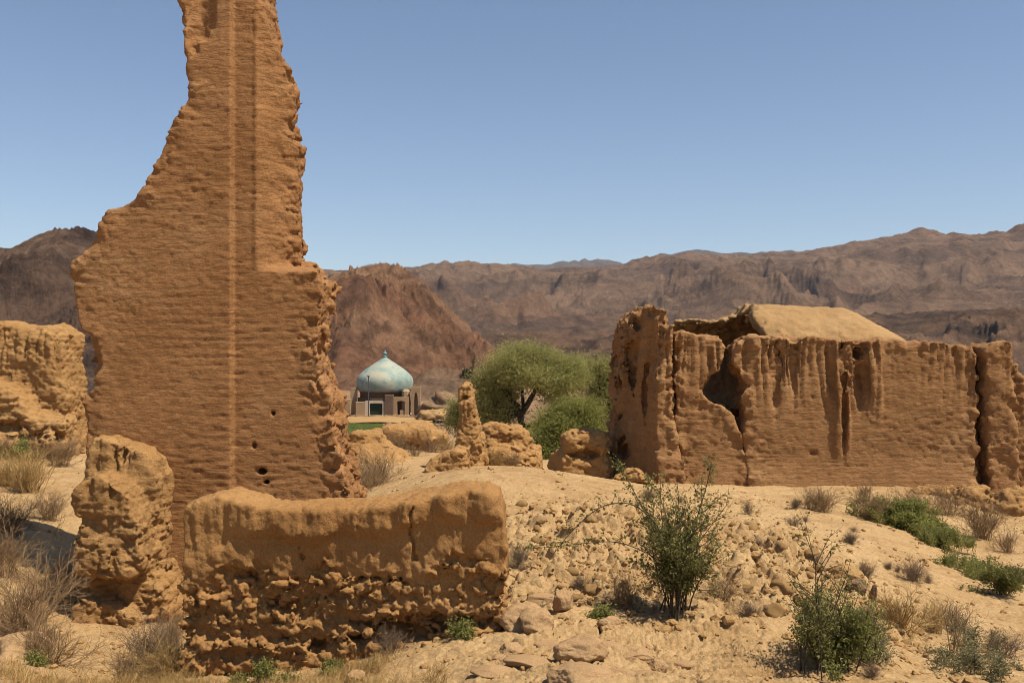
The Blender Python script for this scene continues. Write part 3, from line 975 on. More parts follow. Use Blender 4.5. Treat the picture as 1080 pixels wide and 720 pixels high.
# ------------------------------------------------------------------ the ruined house on the right
def ruined_house():
    Y = 20.0
    s = Y / F
    root = empty('ruined_house', P(860, 515, 21.5), 'roofless mud brick house with a broken vault and breached front wall', 'ruined house')

    def slab(name, pts, y0, y1, r, disp, er=0.05, h=0.036, front=None, cuts=(), mat='building', seed=0.0, lab=None, base_py=515):
        xs = [a for a, b in pts]; zs = [b for a, b in pts]
        G = Grid(((min(xs) - 12 - CX) * s, y0 - 0.3, (HZ - max(zs) - 6) * s), ((max(xs) + 12 - CX) * s, y1 + 0.25, (HZ - min(zs) + 12) * s), h)
        d2 = G.poly(pts, Y)
        yf = y0 if front is None else front(G)
        f = G.full(smax(smax(d2, yf - G.Y, r), G.Y - y1, r * 1.5))
        for c, rr in cuts:
            d = (np.sqrt(((G.X - c[0]) / rr[0]) ** 2 + ((G.Y - c[1]) / rr[1]) ** 2 + ((G.Z - c[2]) / rr[2]) ** 2) - 1) * min(rr)
            f = smax(f, -G.full(d), 0.04)
        I, p = G.band(f, 0.3)
        e = sstep(-0.5, 0.0, np.broadcast_to(d2, f.shape)[I])
        f[I] += er * (0.3 + 0.7 * e) * fbm(p * 1.5, 3, off=seed) + er * (0.12 + 0.88 * e) * fbm(p * 4.2, 5, 0.6, off=seed + 3)
        v, q = G.mesh(f)
        x = (min(xs) + max(xs)) / 2
        o = finish(name, v, q, M[mat], P(x, base_py, Y), disp, root)
        if lab: o['label'] = lab
        return o

    flute = fine_mud(0.006, 0.016, 0.085, 0.012, 0.02, fl=0.20, zt=0.1, zb=-1.5, flx=(7.2, 7.6))
    plainf = fine_mud(0.006, 0.016, 0.075, 0.015, 0.02, fl=0.10, zt=0.3, zb=-1.6, seed=4)

    def c(px, py, y): return np.array([(px - CX) * s, y, (HZ - py) * s])
    # right stretch of the front, its top deeply fluted by rain
    def fr(G):
        x = G.X
        pil = lambda a, w, d: -d * sstep((a - w - 3 - CX) * s, (a - w + 2 - CX) * s, x) * sstep((a + w + 3 - CX) * s, (a + w - 2 - CX) * s, x)
        z = G.Z
        y = 20.0 + pil(888, 8, 0.11) * sstep(-2.3, -1.2, z) + pil(922, 8, 0.10) * sstep(-1.5, -0.6, z)
        return y - 0.12 * sstep(-2.0, -2.9, z)
    slab('front_wall', [(783, 357), (800, 355), (830, 356), (862, 356), (888, 359), (905, 361), (930, 357), (960, 360), (1000, 363), (1026, 364), (1030, 380), (1031, 430), (1033, 535), (787, 535), (788, 500), (784, 460), (786, 440), (780, 425), (786, 405), (776, 385), (774, 366)],
         20.0, 20.75, 0.07, flute, 0.055, front=fr,
         cuts=[(c(905, 372, 19.95), (0.10, 0.45, 0.16)), (c(908, 405, 19.9), (0.12, 0.28, 0.55)), (c(858, 478, 19.9), (0.10, 0.18, 0.06)), (c(890, 440, 19.95), (0.06, 0.16, 0.9)), (c(818, 405, 19.92), (0.08, 0.2, 0.75)), (c(838, 395, 19.92), (0.07, 0.2, 0.5))], lab='fluted right stretch of the front wall')
    # left stretch, with the breach eaten into its right edge
    slab('front_wall', [(713, 352), (722, 350), (735, 352), (752, 355), (764, 359), (766, 367), (760, 379), (757, 390), (748, 402), (744, 414), (747, 424), (757, 427), (768, 437), (778, 447), (784, 462), (789, 480), (791, 535), (716, 535), (714, 450), (711, 400)],
         20.05, 20.75, 0.07, fine_mud(0.006, 0.016, 0.085, 0.012, 0.02, fl=0.16, zt=0.3, zb=-1.8, seed=7), 0.06, seed=5,
         front=lambda G: 20.05 - 0.12 * sstep(-2.0, -2.9, G.Z) + 0.12 * sstep(-1.25, -1.35, G.Z) * 0, lab='left stretch of the front wall beside the breach')
    # tall end wall; its left face turns back and lies in shade
    slab('end_wall', [(662, 352), (666, 340), (673, 330), (682, 323), (692, 321), (700, 328), (705, 340), (707, 352), (709, 400), (712, 440), (715, 480), (724, 512), (726, 535), (646, 535), (651, 500), (655, 470), (657, 430), (660, 385)],
         19.9, 22.6, 0.10, fine_mud(0.02, 0.012, 0.11, 0.05, 0.05, fl=0.24, zt=0.6, zb=-2.0, seed=12), 0.09, seed=9,
         front=lambda G: 19.9 + np.clip((692 - CX) * s - G.X, 0, 1.2) * 2.1 - 0.15 * sstep(-1.6, -2.8, G.Z), lab='tall end wall with shaded side', cuts=[(c(672, 385, 20.75), (0.10, 0.32, 0.55)), (c(660, 420, 21.3), (0.12, 0.35, 0.45)), (c(683, 410, 20.25), (0.07, 0.28, 0.7)), (c(664, 480, 21.1), (0.14, 0.4, 0.25)), (c(690, 470, 19.85), (0.08, 0.2, 0.1)), (c(676, 340, 20.6), (0.06, 0.3, 0.2))])
    # buttress strip at the right and the stump beyond it
    slab('buttress', [(1036, 366), (1044, 361), (1058, 361), (1066, 366), (1068, 400), (1070, 470), (1074, 540), (1042, 540), (1038, 450)],
         19.86, 20.9, 0.07, plainf, 0.05, seed=15, base_py=525)
    slab('side_wall', [(1018, 374), (1060, 374), (1080, 388), (1092, 402), (1096, 425), (1099, 470), (1100, 545), (1018, 545)], 20.35, 24.6, 0.10, fine_mud(0.02, 0.05, 0.16, 0.03, 0.05, seed=18), 0.07, h=0.05, seed=19)
    slab('back_wall', [(690, 372), (760, 368), (900, 371), (1030, 372), (1050, 380), (1050, 545), (690, 545)], 24.0, 24.6, 0.1, plainf, 0.07, h=0.07, seed=21)
    # vault: a thick shell; whole on the right, its front half fallen in on the left
    sv = 22.4 / F
    G = Grid(((704 - CX) * sv, 20.3, -1.4), ((984 - CX) * sv, 24.3, 1.5), 0.04)
    yc, zc = 22.45, -0.35
    X, YY, Z = G.X, G.Y, G.Z
    xr = (915 - CX) * sv
    # crown sinks towards the right end
    crown = 1.50 - 0.10 * sstep((790 - CX) * sv, xr, X) - 1.0 * np.clip((X - (884 - CX) * sv) / 1.6, 0, 1) ** 1.35
    q = np.sqrt(((YY - yc) / 1.95) ** 2 + ((Z - zc) / np.maximum(crown, 0.3)) ** 2)
    shell = np.maximum((q - 1) * 1.45, (0.86 - q) * 1.45)
    shell = smax(shell, zc - 0.9 - Z, 0.05)
    xcut = (786 - CX) * sv + 0.10 * np.sin(Z * 6) + 0.12 * (YY - 22) * 0
    left_ok = np.minimum((732 - CX) * sv - X * 1, 0) * 0
    frontcut = smax(X - xcut, -(X - xcut), 0.01) * 0 + (xcut - X)                 # >0 left of the broken edge
    gone = np.minimum(frontcut, (yc + 0.55 + 0.15 * np.sin(X * 7)) - YY)    # the fallen front-left quarter
    f = smax(G.full(shell), G.full(gone), 0.04)
    f = smax(f, G.full((716 - CX) * sv - X), 0.04)
    # the standing rear remnant is lower than the crown
    rem = np.minimum(frontcut, Z - (0.90 + 0.06 * np.sin(X * 5) + 0.25 * (X - xcut) * 0.5))
    f = smax(f, G.full(rem), 0.04)
    f = smax(f, G.full(X - (966 - CX) * sv), 0.05)
    I, p = G.band(f, 0.25)
    brk = sstep(0.5, 0.0, np.abs(p[:, 0] - (786 - CX) * sv)) + sstep((790 - CX) * sv, (770 - CX) * sv, p[:, 0])
    brk = np.clip(brk, 0, 1)
    f[I] += 0.04 * fbm(p * 1.2, 3) + (0.028 + 0.08 * brk) * fbm(p * 4, 4, 0.55, off=4)
    v, qd = G.mesh(f)
    o = finish('vault', v, qd, M['vault'], P(830, 357, 22), fine_mud(0.010, 0, 0.1, 0.02, 0.0, seed=30), root)
    o['label'] = 'straw plastered vault, broken open on its left'


ruined_house()


# ------------------------------------------------------------------ worn mud lumps between the walls and the valley
def lumps():
    def c(px, py, Y, dy=0.0):
        v = P(px, py, Y); v[1] += dy
        return v
    fm = fine_mud(0.014, 0.018, 0.11, 0.03, 0.02, fl=0.06, zt=-0.8, zb=-2.2)
    # standing finger of wall
    Y = 24.0
    small_ruin('mud_pillar', 'slender leaning mud pillar with a small hole, left of the green tree', 'mud pillar',
               P(462, 500, Y) - [0, 0.9, 0.2], P(522, 396, Y) + [0, 1.2, 0], 0.03,
               [('poly', [(485, 410), (489, 404), (496, 405), (499, 416), (502, 436), (505, 450), (507, 470), (511, 500), (478, 500), (482, 470), (484, 450), (485, 430)], Y, 23.5, 24.9, 0.18),
                ('box', c(500, 480, Y, 0.3), (0.22, 0.5, 0.42), 0.15, 0.2)],
               M['mudpile'], c(495, 491, Y), (0.06, 1.5, 0.07, 3.6), fm, 0.15, cuts=[(c(490, 419, 23.45), (0.06, 0.25, 0.05))])
    Y = 26.0
    small_ruin('mud_block', 'rounded mud block with grass tuft, right of the slender pillar', 'mud block',
               P(498, 503, Y) - [0, 1.2, 0.2], P(572, 436, Y) + [0, 1.4, 0], 0.036,
               [('box', c(531, 462, Y), (0.58, 0.7, 0.36), 0.26, 0.1), ('ell', c(535, 485, Y, -0.2), (0.95, 1.0, 0.55)), ('ell', c(552, 494, Y, -0.3), (0.45, 0.8, 0.3)),
                ('box', c(512, 480, Y), (0.4, 0.5, 0.6), 0.2, 0.0)],
               M['mudpile'], c(535, 492, Y), (0.08, 1.3, 0.08, 3.4), fm, 0.2)
    Y = 21.0
    small_ruin('mud_stump', 'squat mud stump with hollowed side, left of the ruined house', 'mud stump',
               P(576, 512, Y) - [0, 0.9, 0.2], P(656, 444, Y) + [0, 1.2, 0], 0.03,
               [('box', c(617, 466, Y, 0.1), (0.46, 0.5, 0.24), 0.2, 0.1), ('box', c(613, 490, Y, 0.2), (0.5, 0.5, 0.36), 0.16, 0.0), ('box', c(598, 492, Y, 0.1), (0.24, 0.5, 0.32), 0.15, 0.3), ('ell', c(638, 497, Y), (0.2, 0.4, 0.3))],
               M['mudpile'], c(615, 502, Y), (0.08, 1.8, 0.06, 4.5), fm, 0.1, cuts=[(c(618, 481, 20.62), (0.42, 0.28, 0.13)), (c(610, 468, 20.55), (0.06, 0.2, 0.05)), (c(630, 478, 20.6), (0.13, 0.22, 0.12))])
    Y = 27.0
    small_ruin('mud_mound', 'melted mound of mud brick with a blocky top, right of the tall wall', 'mud mound',
               P(340, 515, Y) - [0, 1.8, 0.3], P(452, 440, Y) + [0, 1.8, 0], 0.045,
               [('box', c(388, 466, Y), (0.42, 0.6, 0.36), 0.18, 0.1), ('ell', c(390, 490, Y), (1.0, 1.2, 0.62)), ('ell', c(408, 502, Y, -0.4), (0.95, 1.1, 0.5)), ('ell', c(372, 482, Y, 0.2), (0.55, 0.8, 0.55)), ('ell', c(430, 503, Y, 0.1), (0.55, 0.9, 0.22))],
               M['mudpile'], c(392, 500, Y), (0.10, 1.0, 0.06, 3.2), fm, 0.3)
    Y = 33.0
    small_ruin('mud_block', 'flat topped mud block with dark undercut, between mound and slender pillar', 'mud block',
               P(396, 488, Y) - [0, 1.2, 0.2], P(472, 437, Y) + [0, 1.6, 0], 0.045,
               [('box', c(430, 456, Y), (0.78, 0.9, 0.26), 0.2, 0.08), ('box', c(437, 468, Y, 0.35), (0.62, 0.7, 0.5), 0.16, 0.0), ('ell', c(458, 461, Y, 0.1), (0.5, 0.7, 0.25)), ('ell', c(425, 488, Y), (1.0, 1.0, 0.3))],
               M['mudpile'], c(432, 478, Y), (0.08, 1.2, 0.08, 3.0), fm, 0.15)
    Y = 22.0
    small_ruin('mud_slab', 'low sloping mud slab with dark gap at its left end, under the pillar', 'mud slab',
               P(440, 508, Y) - [0, 1.0, 0.3], P(500, 465, Y) + [0, 1.2, 0], 0.036,
               [('poly', [(449, 492), (457, 484), (468, 477), (482, 472), (494, 474), (494, 510), (452, 510)], Y, 21.6, 22.7, 0.15)],
               M['mudpile'], c(470, 495, Y), (0.06, 1.5, 0.05, 4.0), fm, 0.12)
    Y = 19.6
    small_ruin('mud_clump', 'small pale mud clump at the shaded foot of the house end wall', 'mud clump',
               P(644, 512, Y) - [0, 0.5, 0.1], P(690, 484, Y) + [0, 0.5, 0], 0.025,
               [('ell', c(668, 503, Y), (0.24, 0.25, 0.17)), ('ell', c(655, 508, Y), (0.2, 0.2, 0.12)), ('ell', c(680, 508, Y), (0.18, 0.2, 0.1))],
               M['mudpile'], c(668, 508, Y), (0.04, 2.5, 0.05, 6.0), fm, 0.08)
    for (px, py, Y, rx, rz, lab) in ((1028, 533, 17.6, 0.30, 0.30, 'lumpy pale mud heap at the foot of the buttress'),
                                     (1066, 540, 17.0, 0.36, 0.36, 'broken mud heap at the right edge below the house'),
                                     (990, 522, 18.9, 0.35, 0.16, 'low mud heap along the right foot of the front wall')):
        b = at(px, py, Y)
        small_ruin('mud_heap', lab, 'mud heap', b - [rx * 2, rx * 1.8, 0.25], b + [rx * 2, rx * 1.8, rz * 2.2], 0.026,
                   [('ell', b + [0, 0, 0.05], (rx, rx, rz)), ('ell', b + [rx * 0.8, 0.1, 0], (rx * 0.6, rx * 0.7, rz * 0.7)), ('ell', b + [-rx * 0.8, -0.05, 0], (rx * 0.5, rx * 0.6, rz * 0.55)), ('box', b + [0.1, -0.05, rz * 0.8], (rx * 0.35, rx * 0.4, rz * 0.4), 0.05, 0.5)],
                   M['mudpile'], b, (0.06, 2.0, 0.08, 5.0), fm, 0.08)


lumps()


# ------------------------------------------------------------------ stones
def ico(sub):
    import bmesh
    bm = bmesh.new()
    bmesh.ops.create_icosphere(bm, subdivisions=sub, radius=1)
    v = np.array([x.co[:] for x in bm.verts]); f = np.array([[w.index for w in x.verts] for x in bm.faces])
    bm.free()
    return v, f


_ICO = {s: ico(s) for s in (2, 3, 4, 5)}


def stone_mesh(name, sub, seed, sc=(1, 1, 0.7), facets=9, rough=0.08, mat='rock'):
    v, f = _ICO[sub]
    rs = np.random.RandomState(seed)
    v = v.copy()
    for _ in range(facets):
        n = rs.normal(size=3); n /= np.linalg.norm(n)
        lim = rs.uniform(0.62, 0.92)
        d = v @ n
        v -= n * np.clip(d - lim, 0, None)[:, None] * 0.92
    n = v / np.linalg.norm(v, axis=1)[:, None]
    v = v + n * (rough * 1.4 * fbm(v * 1.5, 3, off=seed) + rough * 0.5 * fbm(v * 6, 4, 0.6, off=seed + 3))[:, None]
    me = new_mesh(name, v * np.array(sc), f)
    me.materials.append(M[mat])
    return me


def boulder(name, px, py, Y, sc, seed, label, cat='rock', mat='rock', rz=0.0, sub=5, sink=0.25, tilt=0.0, facets=10, rough=0.08):
    b = at(px, py, Y)
    me = stone_mesh(name, sub, seed, sc, facets, rough, mat)
    o = link(name, me, None, None, b + [0, 0, sc[2] * (1 - 2 * sink)])
    o.rotation_euler = (tilt, 0, rz)
    tag(o, label, cat)
    return o


boulder('boulder', 611, 697, 5.95, (0.185, 0.13, 0.095), 3, 'large pinkish boulder lying in the foreground on the layered crust', 'boulder', rz=-0.08, sink=0.12)
boulder('rock', 552, 647, 6.95, (0.17, 0.16, 0.12), 8, 'flat sided rock half buried beside the right end of the low wall', sink=0.3, rz=0.3)
boulder('rock', 566, 655, 6.8, (0.14, 0.12, 0.11), 14, 'tan angular rock behind the large boulder, leaning on a buried one', sink=0.3, rz=-0.2)
boulder('rock', 594, 643, 7.2, (0.085, 0.08, 0.10), 21, 'dark edged upright rock between the low wall and the thorn shrub', sink=0.25, rz=0.4, tilt=0.3)
boulder('rock', 612, 722, 5.45, (0.20, 0.15, 0.08), 28, 'flat yellowish rock at the bottom edge below the large boulder', sink=0.3)
boulder('rock', 694, 694, 6.15, (0.06, 0.06, 0.05), 33, 'small dark cracked rock to the right of the large boulder', sink=0.25, rz=0.6)
boulder('rock', 670, 688, 6.25, (0.13, 0.06, 0.035), 35, 'long thin rock to the right of the large boulder', sink=0.3, rz=-0.1)
boulder('rock', 540, 681, 6.35, (0.085, 0.07, 0.05), 42, 'low brown rock in front of the right end of the low wall', sink=0.3)
boulder('rock', 527, 690, 6.2, (0.055, 0.05, 0.035), 47, 'small reddish rock left of the large boulder', sink=0.3)
boulder('rock', 643, 657, 6.9, (0.09, 0.07, 0.05), 52, 'brown rock at the left foot of the thorn shrub', sink=0.3, rz=0.4)
boulder('rock', 372, 694, 6.75, (0.055, 0.05, 0.045), 57, 'squared orange brick fragment lying at the foot of the low wall', 'brick fragment', 'wall_low', sink=0.15, facets=16, rough=0.05)
boulder('rock', 376, 716, 6.35, (0.06, 0.05, 0.04), 58, 'yellowish stone in dry grass below the brick fragment', sink=0.2)
boulder('rock', 42, 716, 6.9, (0.09, 0.07, 0.05), 61, 'orange stone in the bottom left corner', sink=0.25)
boulder('rock', 74, 715, 6.9, (0.07, 0.06, 0.035), 62, 'flat pale stone beside the path at the bottom left', sink=0.3)
boulder('rock', 20, 681, 8.0, (0.26, 0.3, 0.14), 64, 'pale rounded rock under the dry bushes at the left edge', sink=0.35)
boulder('rock', 778, 615, 8.4, (0.07, 0.06, 0.06), 66, 'dark brown stone right of the thorn shrub', mat='dark_stone', sink=0.2)
boulder('rock', 903, 622, 8.6, (0.09, 0.08, 0.09), 71, 'grey brown upright rock above the green shrub at the right', mat='dark_stone', sink=0.2, rough=0.14)
boulder('rock', 921, 630, 8.3, (0.030, 0.035, 0.10), 73, 'dark pointed sliver of rock standing beside the dry tan bush', mat='dark_stone', sink=0.25, tilt=0.25, rough=0.2)
boulder('rock', 871, 600, 9.2, (0.16, 0.13, 0.11), 75, 'overhanging tan rock at the top of the rubble slope', sink=0.25)
boulder('rock', 893, 608, 9.0, (0.15, 0.12, 0.08), 77, 'brown slanted rock next to the overhanging tan rock', mat='clod', sink=0.25, rz=-0.5)

for i, (px, py, Y, a, b2, c2, rz) in enumerate(((585, 668, 6.55, 0.20, 0.10, 0.045, -0.5), (640, 676, 6.4, 0.16, 0.09, 0.04, -0.6), (668, 668, 6.6, 0.13, 0.06, 0.035, -0.4), (560, 702, 5.95, 0.17, 0.08, 0.04, -0.3),
                                                (690, 708, 5.85, 0.22, 0.09, 0.04, -0.55), (655, 715, 5.7, 0.15, 0.07, 0.035, -0.4), (735, 700, 6.1, 0.16, 0.07, 0.03, -0.6), (575, 630, 7.6, 0.16, 0.09, 0.05, -0.2), (720, 684, 6.4, 0.14, 0.06, 0.03, -0.5), (520, 706, 5.9, 0.14, 0.08, 0.04, -0.2))):
    o = boulder('rock_plate', px, py, Y, (a, b2, c2), 200 + i, 'flat tan rock plate half buried in the crust around the large boulder', 'rock plate', 'rock', rz, 4, 0.42, 0.08, 14, 0.07)
    o['group'] = 'rock plates in the foreground crust'

# clods: individuals on the rubble slope, the finer grit as stuff
variants = [stone_mesh('clod_mesh', 3, 100 + i, (1, RS.uniform(0.7, 1), RS.uniform(0.55, 0.8)), 8, 0.10, 'clod') for i in range(9)]
for vm in variants: vm.name = 'clod'


def shrink(px, py, Y=None): return at(px, py, Y)


CLOD_LAB = 'dry tan earth clod among many on the rubble slope around the thorn shrub'
cnt = 0
tries = 0
while cnt < 230 and tries < 20000:
    tries += 1
    x, y = RS.uniform(-0.5, 3.8), RS.uniform(7.2, 12.6)
    if RS.rand() > clod_mask(np.array([x]), np.array([y]))[0] ** 1.5: continue
    px = CX + x / y * F
    if px < 540: continue
    r = min(0.02 + RS.exponential(0.022), 0.11)
    o = link('earth_clod', variants[RS.randint(9)], None, None, (x, y, gz(x, y) + r * 0.12))
    o.scale = (r, r * RS.uniform(0.8, 1.2), r)
    o.rotation_euler = (RS.uniform(-.4, .4), RS.uniform(-.4, .4), RS.uniform(0, 6.28))
    tag(o, CLOD_LAB, 'earth clod', 'earth clods on the rubble slope')
    cnt += 1


def scatter_stones(name, pts, rad, mat, kind='stuff'):
    v, f = _ICO[2]
    vs, fs = [], []
    k = 0
    z = ground_z(pts[:, 0], pts[:, 1])
    for i in range(len(pts)):
        a = RS.uniform(0, 6.28)
        q = v * rad[i] * np.array([1, RS.uniform(0.6, 1), RS.uniform(0.5, 0.8)])
        q = q * (1 + 0.25 * RS.normal(size=(len(v), 1)) * 0.6)
        q = np.stack([q[:, 0] * math.cos(a) - q[:, 1] * math.sin(a), q[:, 0] * math.sin(a) + q[:, 1] * math.cos(a), q[:, 2]], 1)
        vs.append(q + [pts[i, 0], pts[i, 1], z[i] + rad[i] * 0.2]); fs.append(f + k); k += len(v)
    return tag(link(name, new_mesh(name, np.concatenate(vs), np.concatenate(fs), False), M[mat]), kind=kind)


gp = []
while len(gp) < 6500:
    y = RS.uniform(5.2, 19); x = RS.uniform(-0.62, 0.62) * y
    w = 0.12 + clod_mask(np.array([x]), np.array([y]))[0] - 0.06 * shelf_mask(np.array([x]), np.array([y]))[0]
    if RS.rand() < w * 7 / y: gp.append((x, y))
gp = np.array(gp)
scatter_stones('gravel', gp, np.clip(0.006 + RS.exponential(0.010, len(gp)), 0, 0.05), 'clod')


# ------------------------------------------------------------------ plants
def prisms(p0, p1, r0, r1, sides=3):
    d = p1 - p0
    L = np.linalg.norm(d, axis=1, keepdims=True) + 1e-9
    d = d / L
    ref = np.where(np.abs(d[:, 2:3]) < 0.9, np.array([[0, 0, 1.0]]), np.array([[1.0, 0, 0]]))
    a = np.cross(d, ref); a /= np.linalg.norm(a, axis=1, keepdims=True)
    b = np.cross(d, a)
    n = len(p0)
    V = np.zeros((n, 2 * sides, 3))
    for k in range(sides):
        t = 2 * math.pi * k / sides
        o = a * math.cos(t) + b * math.sin(t)
        V[:, k] = p0 + o * r0[:, None]; V[:, sides + k] = p1 + o * r1[:, None]
    base = (np.arange(n) * 2 * sides)[:, None]
    Q = [base + np.array([[k, (k + 1) % sides, sides + (k + 1) % sides, sides + k]]) for k in range(sides)]
    return V.reshape(-1, 3), np.stack(Q, 1).reshape(-1, 4)


def rand_dev(d, ang, rs):
    r = rs.normal(size=d.shape)
    r -= d * (r * d).sum(1, keepdims=True)
    r /= np.linalg.norm(r, axis=1, keepdims=True) + 1e-9
    a = np.asarray(ang).reshape(-1, 1)
    return d * np.cos(a) + r * np.sin(a)


def grow(rs, n0, length, spread, up, branches=(7, 4), rad=0.006, base_r=0.05, curve=0.25, flat=1.0, ratio=(0.45, 0.4)):
    """segments of a many-stemmed bush: returns p0, p1, r0, r1 and the twig ends"""
    th = rs.uniform(0, 2 * math.pi, n0)
    inc = np.abs(rs.normal(0, spread, n0)).clip(0, 1.5)
    d = np.stack([np.sin(inc) * np.cos(th), np.sin(inc) * np.sin(th) * flat, np.cos(inc) * up + 0.05], 1)
    d /= np.linalg.norm(d, axis=1, keepdims=True)
    o = np.stack([rs.normal(0, base_r, n0), rs.normal(0, base_r, n0), np.zeros(n0) - 0.03], 1)
    L = length * rs.uniform(0.55, 1.1, n0)
    r = np.full(n0, rad)
    P0, P1, R0, R1 = [], [], [], []
    ends, enddir = [], []
    for lev in range(len(branches) + 1):
        segs = 4 if lev == 0 else 2
        pts = [o]; dd = d; cur = o
        for k in range(segs):
            dd = rand_dev(dd, np.full(len(dd), 1.0) * rs.uniform(0, curve, len(dd)), rs)
            nxt = cur + dd * (L / segs)[:, None]
            P0.append(cur); P1.append(nxt)
            R0.append(r * (1 - 0.6 * k / segs)); R1.append(r * (1 - 0.6 * (k + 1) / segs))
            cur = nxt; pts.append(cur)
        ends.append(cur); enddir.append(dd)
        if lev < len(branches):
            m = branches[lev]
            A = np.stack(pts, 1)
            t = rs.uniform(0.25, 1.0, (len(o), m)) * segs
            i = np.clip(t.astype(int), 0, segs - 1); fr = t - i
            ii = np.arange(len(o))[:, None]
            q = A[ii, i] * (1 - fr)[..., None] + A[ii, i + 1] * fr[..., None]
            sd = A[ii, i + 1] - A[ii, i]
            sd /= np.linalg.norm(sd, axis=2, keepdims=True) + 1e-9
            o = q.reshape(-1, 3)
            d = rand_dev(sd.reshape(-1, 3), rs.uniform(0.35, 1.0, len(o)), rs)
            L = np.repeat(L, m) * ratio[lev] * rs.uniform(0.5, 1.2, len(o))
            r = np.repeat(r, m) * 0.55
    c = lambda a: np.concatenate(a)
    return c(P0), c(P1), c(R0), c(R1), c(ends[-1:]), c(enddir[-1:]), c(P1)


def leaves(pos, size, rs, aspect=0.45, upbias=0.4, fold=0.15):
    """pointed leaves: two triangles folded along the midrib"""
    n = len(pos)
    size = np.broadcast_to(size, (n,))
    nrm = rs.normal(size=(n, 3)); nrm[:, 2] += upbias
    nrm /= np.linalg.norm(nrm, axis=1, keepdims=True)
    ax = rand_dev(nrm, np.full(n, math.pi / 2), rs)
    b = np.cross(nrm, ax)
    s = size[:, None]
    V = np.stack([pos, pos + ax * s * 0.5 + b * s * aspect * 0.5 + nrm * s * fold, pos + ax * s, pos + ax * s * 0.5 - b * s * aspect * 0.5 + nrm * s * fold], 1)
    base = (np.arange(n) * 4)[:, None]
    Q = np.concatenate([base + np.array([[0, 1, 2]]), base + np.array([[0, 2, 3]])])
    return V.reshape(-1, 3), Q


def dry_bush_mesh(seed, n0=70, length=0.5, spread=0.75, up=1.0, br=(7, 5), rad=0.004, mat='twig', base_r=0.06):
    rs = np.random.RandomState(seed)
    p0, p1, r0, r1, *_ = grow(rs, n0, length, spread, up, br, rad, base_r, 0.35)
    me = new_mesh('dry_bush', *prisms(p0, p1, r0, r1), smooth=False)
    me.materials.append(M[mat])
    return me


DRY = {('twig', 0): dry_bush_mesh(1, mat='twig'), ('twig', 1): dry_bush_mesh(2, 60, spread=0.95, mat='twig'),
       ('grey', 0): dry_bush_mesh(3, 80, mat='twig_grey'), ('grey', 1): dry_bush_mesh(4, 60, spread=1.0, mat='twig_grey'),
       ('straw', 0): dry_bush_mesh(5, 130, spread=0.8, br=(5, 3), mat='straw'), ('straw', 1): dry_bush_mesh(6, 100, spread=0.5, br=(4, 2), mat='straw')}


def dry(px, py, Y, size, kind, label, var=0, zs=1.0, name='dry_bush', cat='dry bush', wide=1.0):
    b = at(px, py, Y)
    o = link(name, DRY[(kind, var)], None, None, b)
    k = size / 0.5
    o.scale = (k * wide, k, k * zs)
    o.rotation_euler = (0, 0, RS.uniform(0, 6.28) if wide == 1.0 else 0)
    tag(o, label, cat)
    return o


# left foreground thicket
dry(22, 655, 8.6, 0.62, 'twig', 'large tangled brown bush at the left edge beside the path', 0)
dry(70, 618, 9.9, 0.48, 'twig', 'straw coloured bush in the shade against the mud pier', 1)
dry(2, 600, 10.2, 0.55, 'twig', 'brown bush behind the large tangled bush at the left edge', 1)
dry(50, 692, 7.9, 0.40, 'twig', 'low bush at the foot of the large tangled bush on the path edge', 1)
dry(8, 570, 12.0, 0.42, 'grey', 'dim grey bush in the shadow left of the mud pier', 0)
dry(52, 548, 13.2, 0.36, 'twig', 'thin bush in the shadow behind the pier', 0)
dry(158, 690, 8.2, 0.34, 'grey', 'twiggy grey bush between the mud pier and the low wall', 0)
dry(135, 712, 7.2, 0.26, 'twig', 'small tan bush at the bottom edge of the path', 1)
dry(175, 716, 7.0, 0.30, 'straw', 'straw clump at the left corner of the low wall', 0)
dry(180, 664, 8.8, 0.24, 'twig', 'upright dry bush in the gap left of the low wall', 0, 1.2)
# left middle
dry(30, 524, 15.2, 0.62, 'straw', 'pale straw tuft on the bright bank below the broken wall', 1)
dry(8, 520, 15.5, 0.5, 'straw', 'straw tuft at the left edge of the bright bank', 0)
dry(62, 494, 18.2, 0.6, 'twig', 'brown rounded bush under the right end of the broken wall', 0, 0.8)
dry(28, 486, 18.8, 0.55, 'twig', 'greenish brown bush under the middle of the broken wall', 1, 0.7)
dry(-6, 486, 18.8, 0.6, 'twig', 'brown bush under the left end of the broken wall', 0, 0.7)
# middle
dry(398, 512, 16.5, 0.62, 'twig', 'brown bush in front of the melted mud mound', 0, 0.85)
dry(384, 520, 15.8, 0.45, 'twig', 'small brown bush right against the edge of the tall wall', 1)
dry(418, 486, 30.0, 0.62, 'twig', 'brown bush under the flat topped mud block', 0, 0.8)
dry(455, 484, 30.5, 0.6, 'twig', 'tan bush right of the flat topped mud block', 1, 0.8)
dry(470, 474, 32.0, 0.55, 'straw', 'straw bush behind the low mud slab', 0)
dry(437, 489, 28.0, 0.45, 'twig', 'low bush in the hollow left of the mud slab', 1, 0.7)
dry(524, 486, 24.6, 0.4, 'straw', 'straw tuft growing on the block right of the slender pillar', 1)
dry(540, 487, 24.4, 0.38, 'twig', 'small tuft of twigs in front of the rounded mud block', 0)
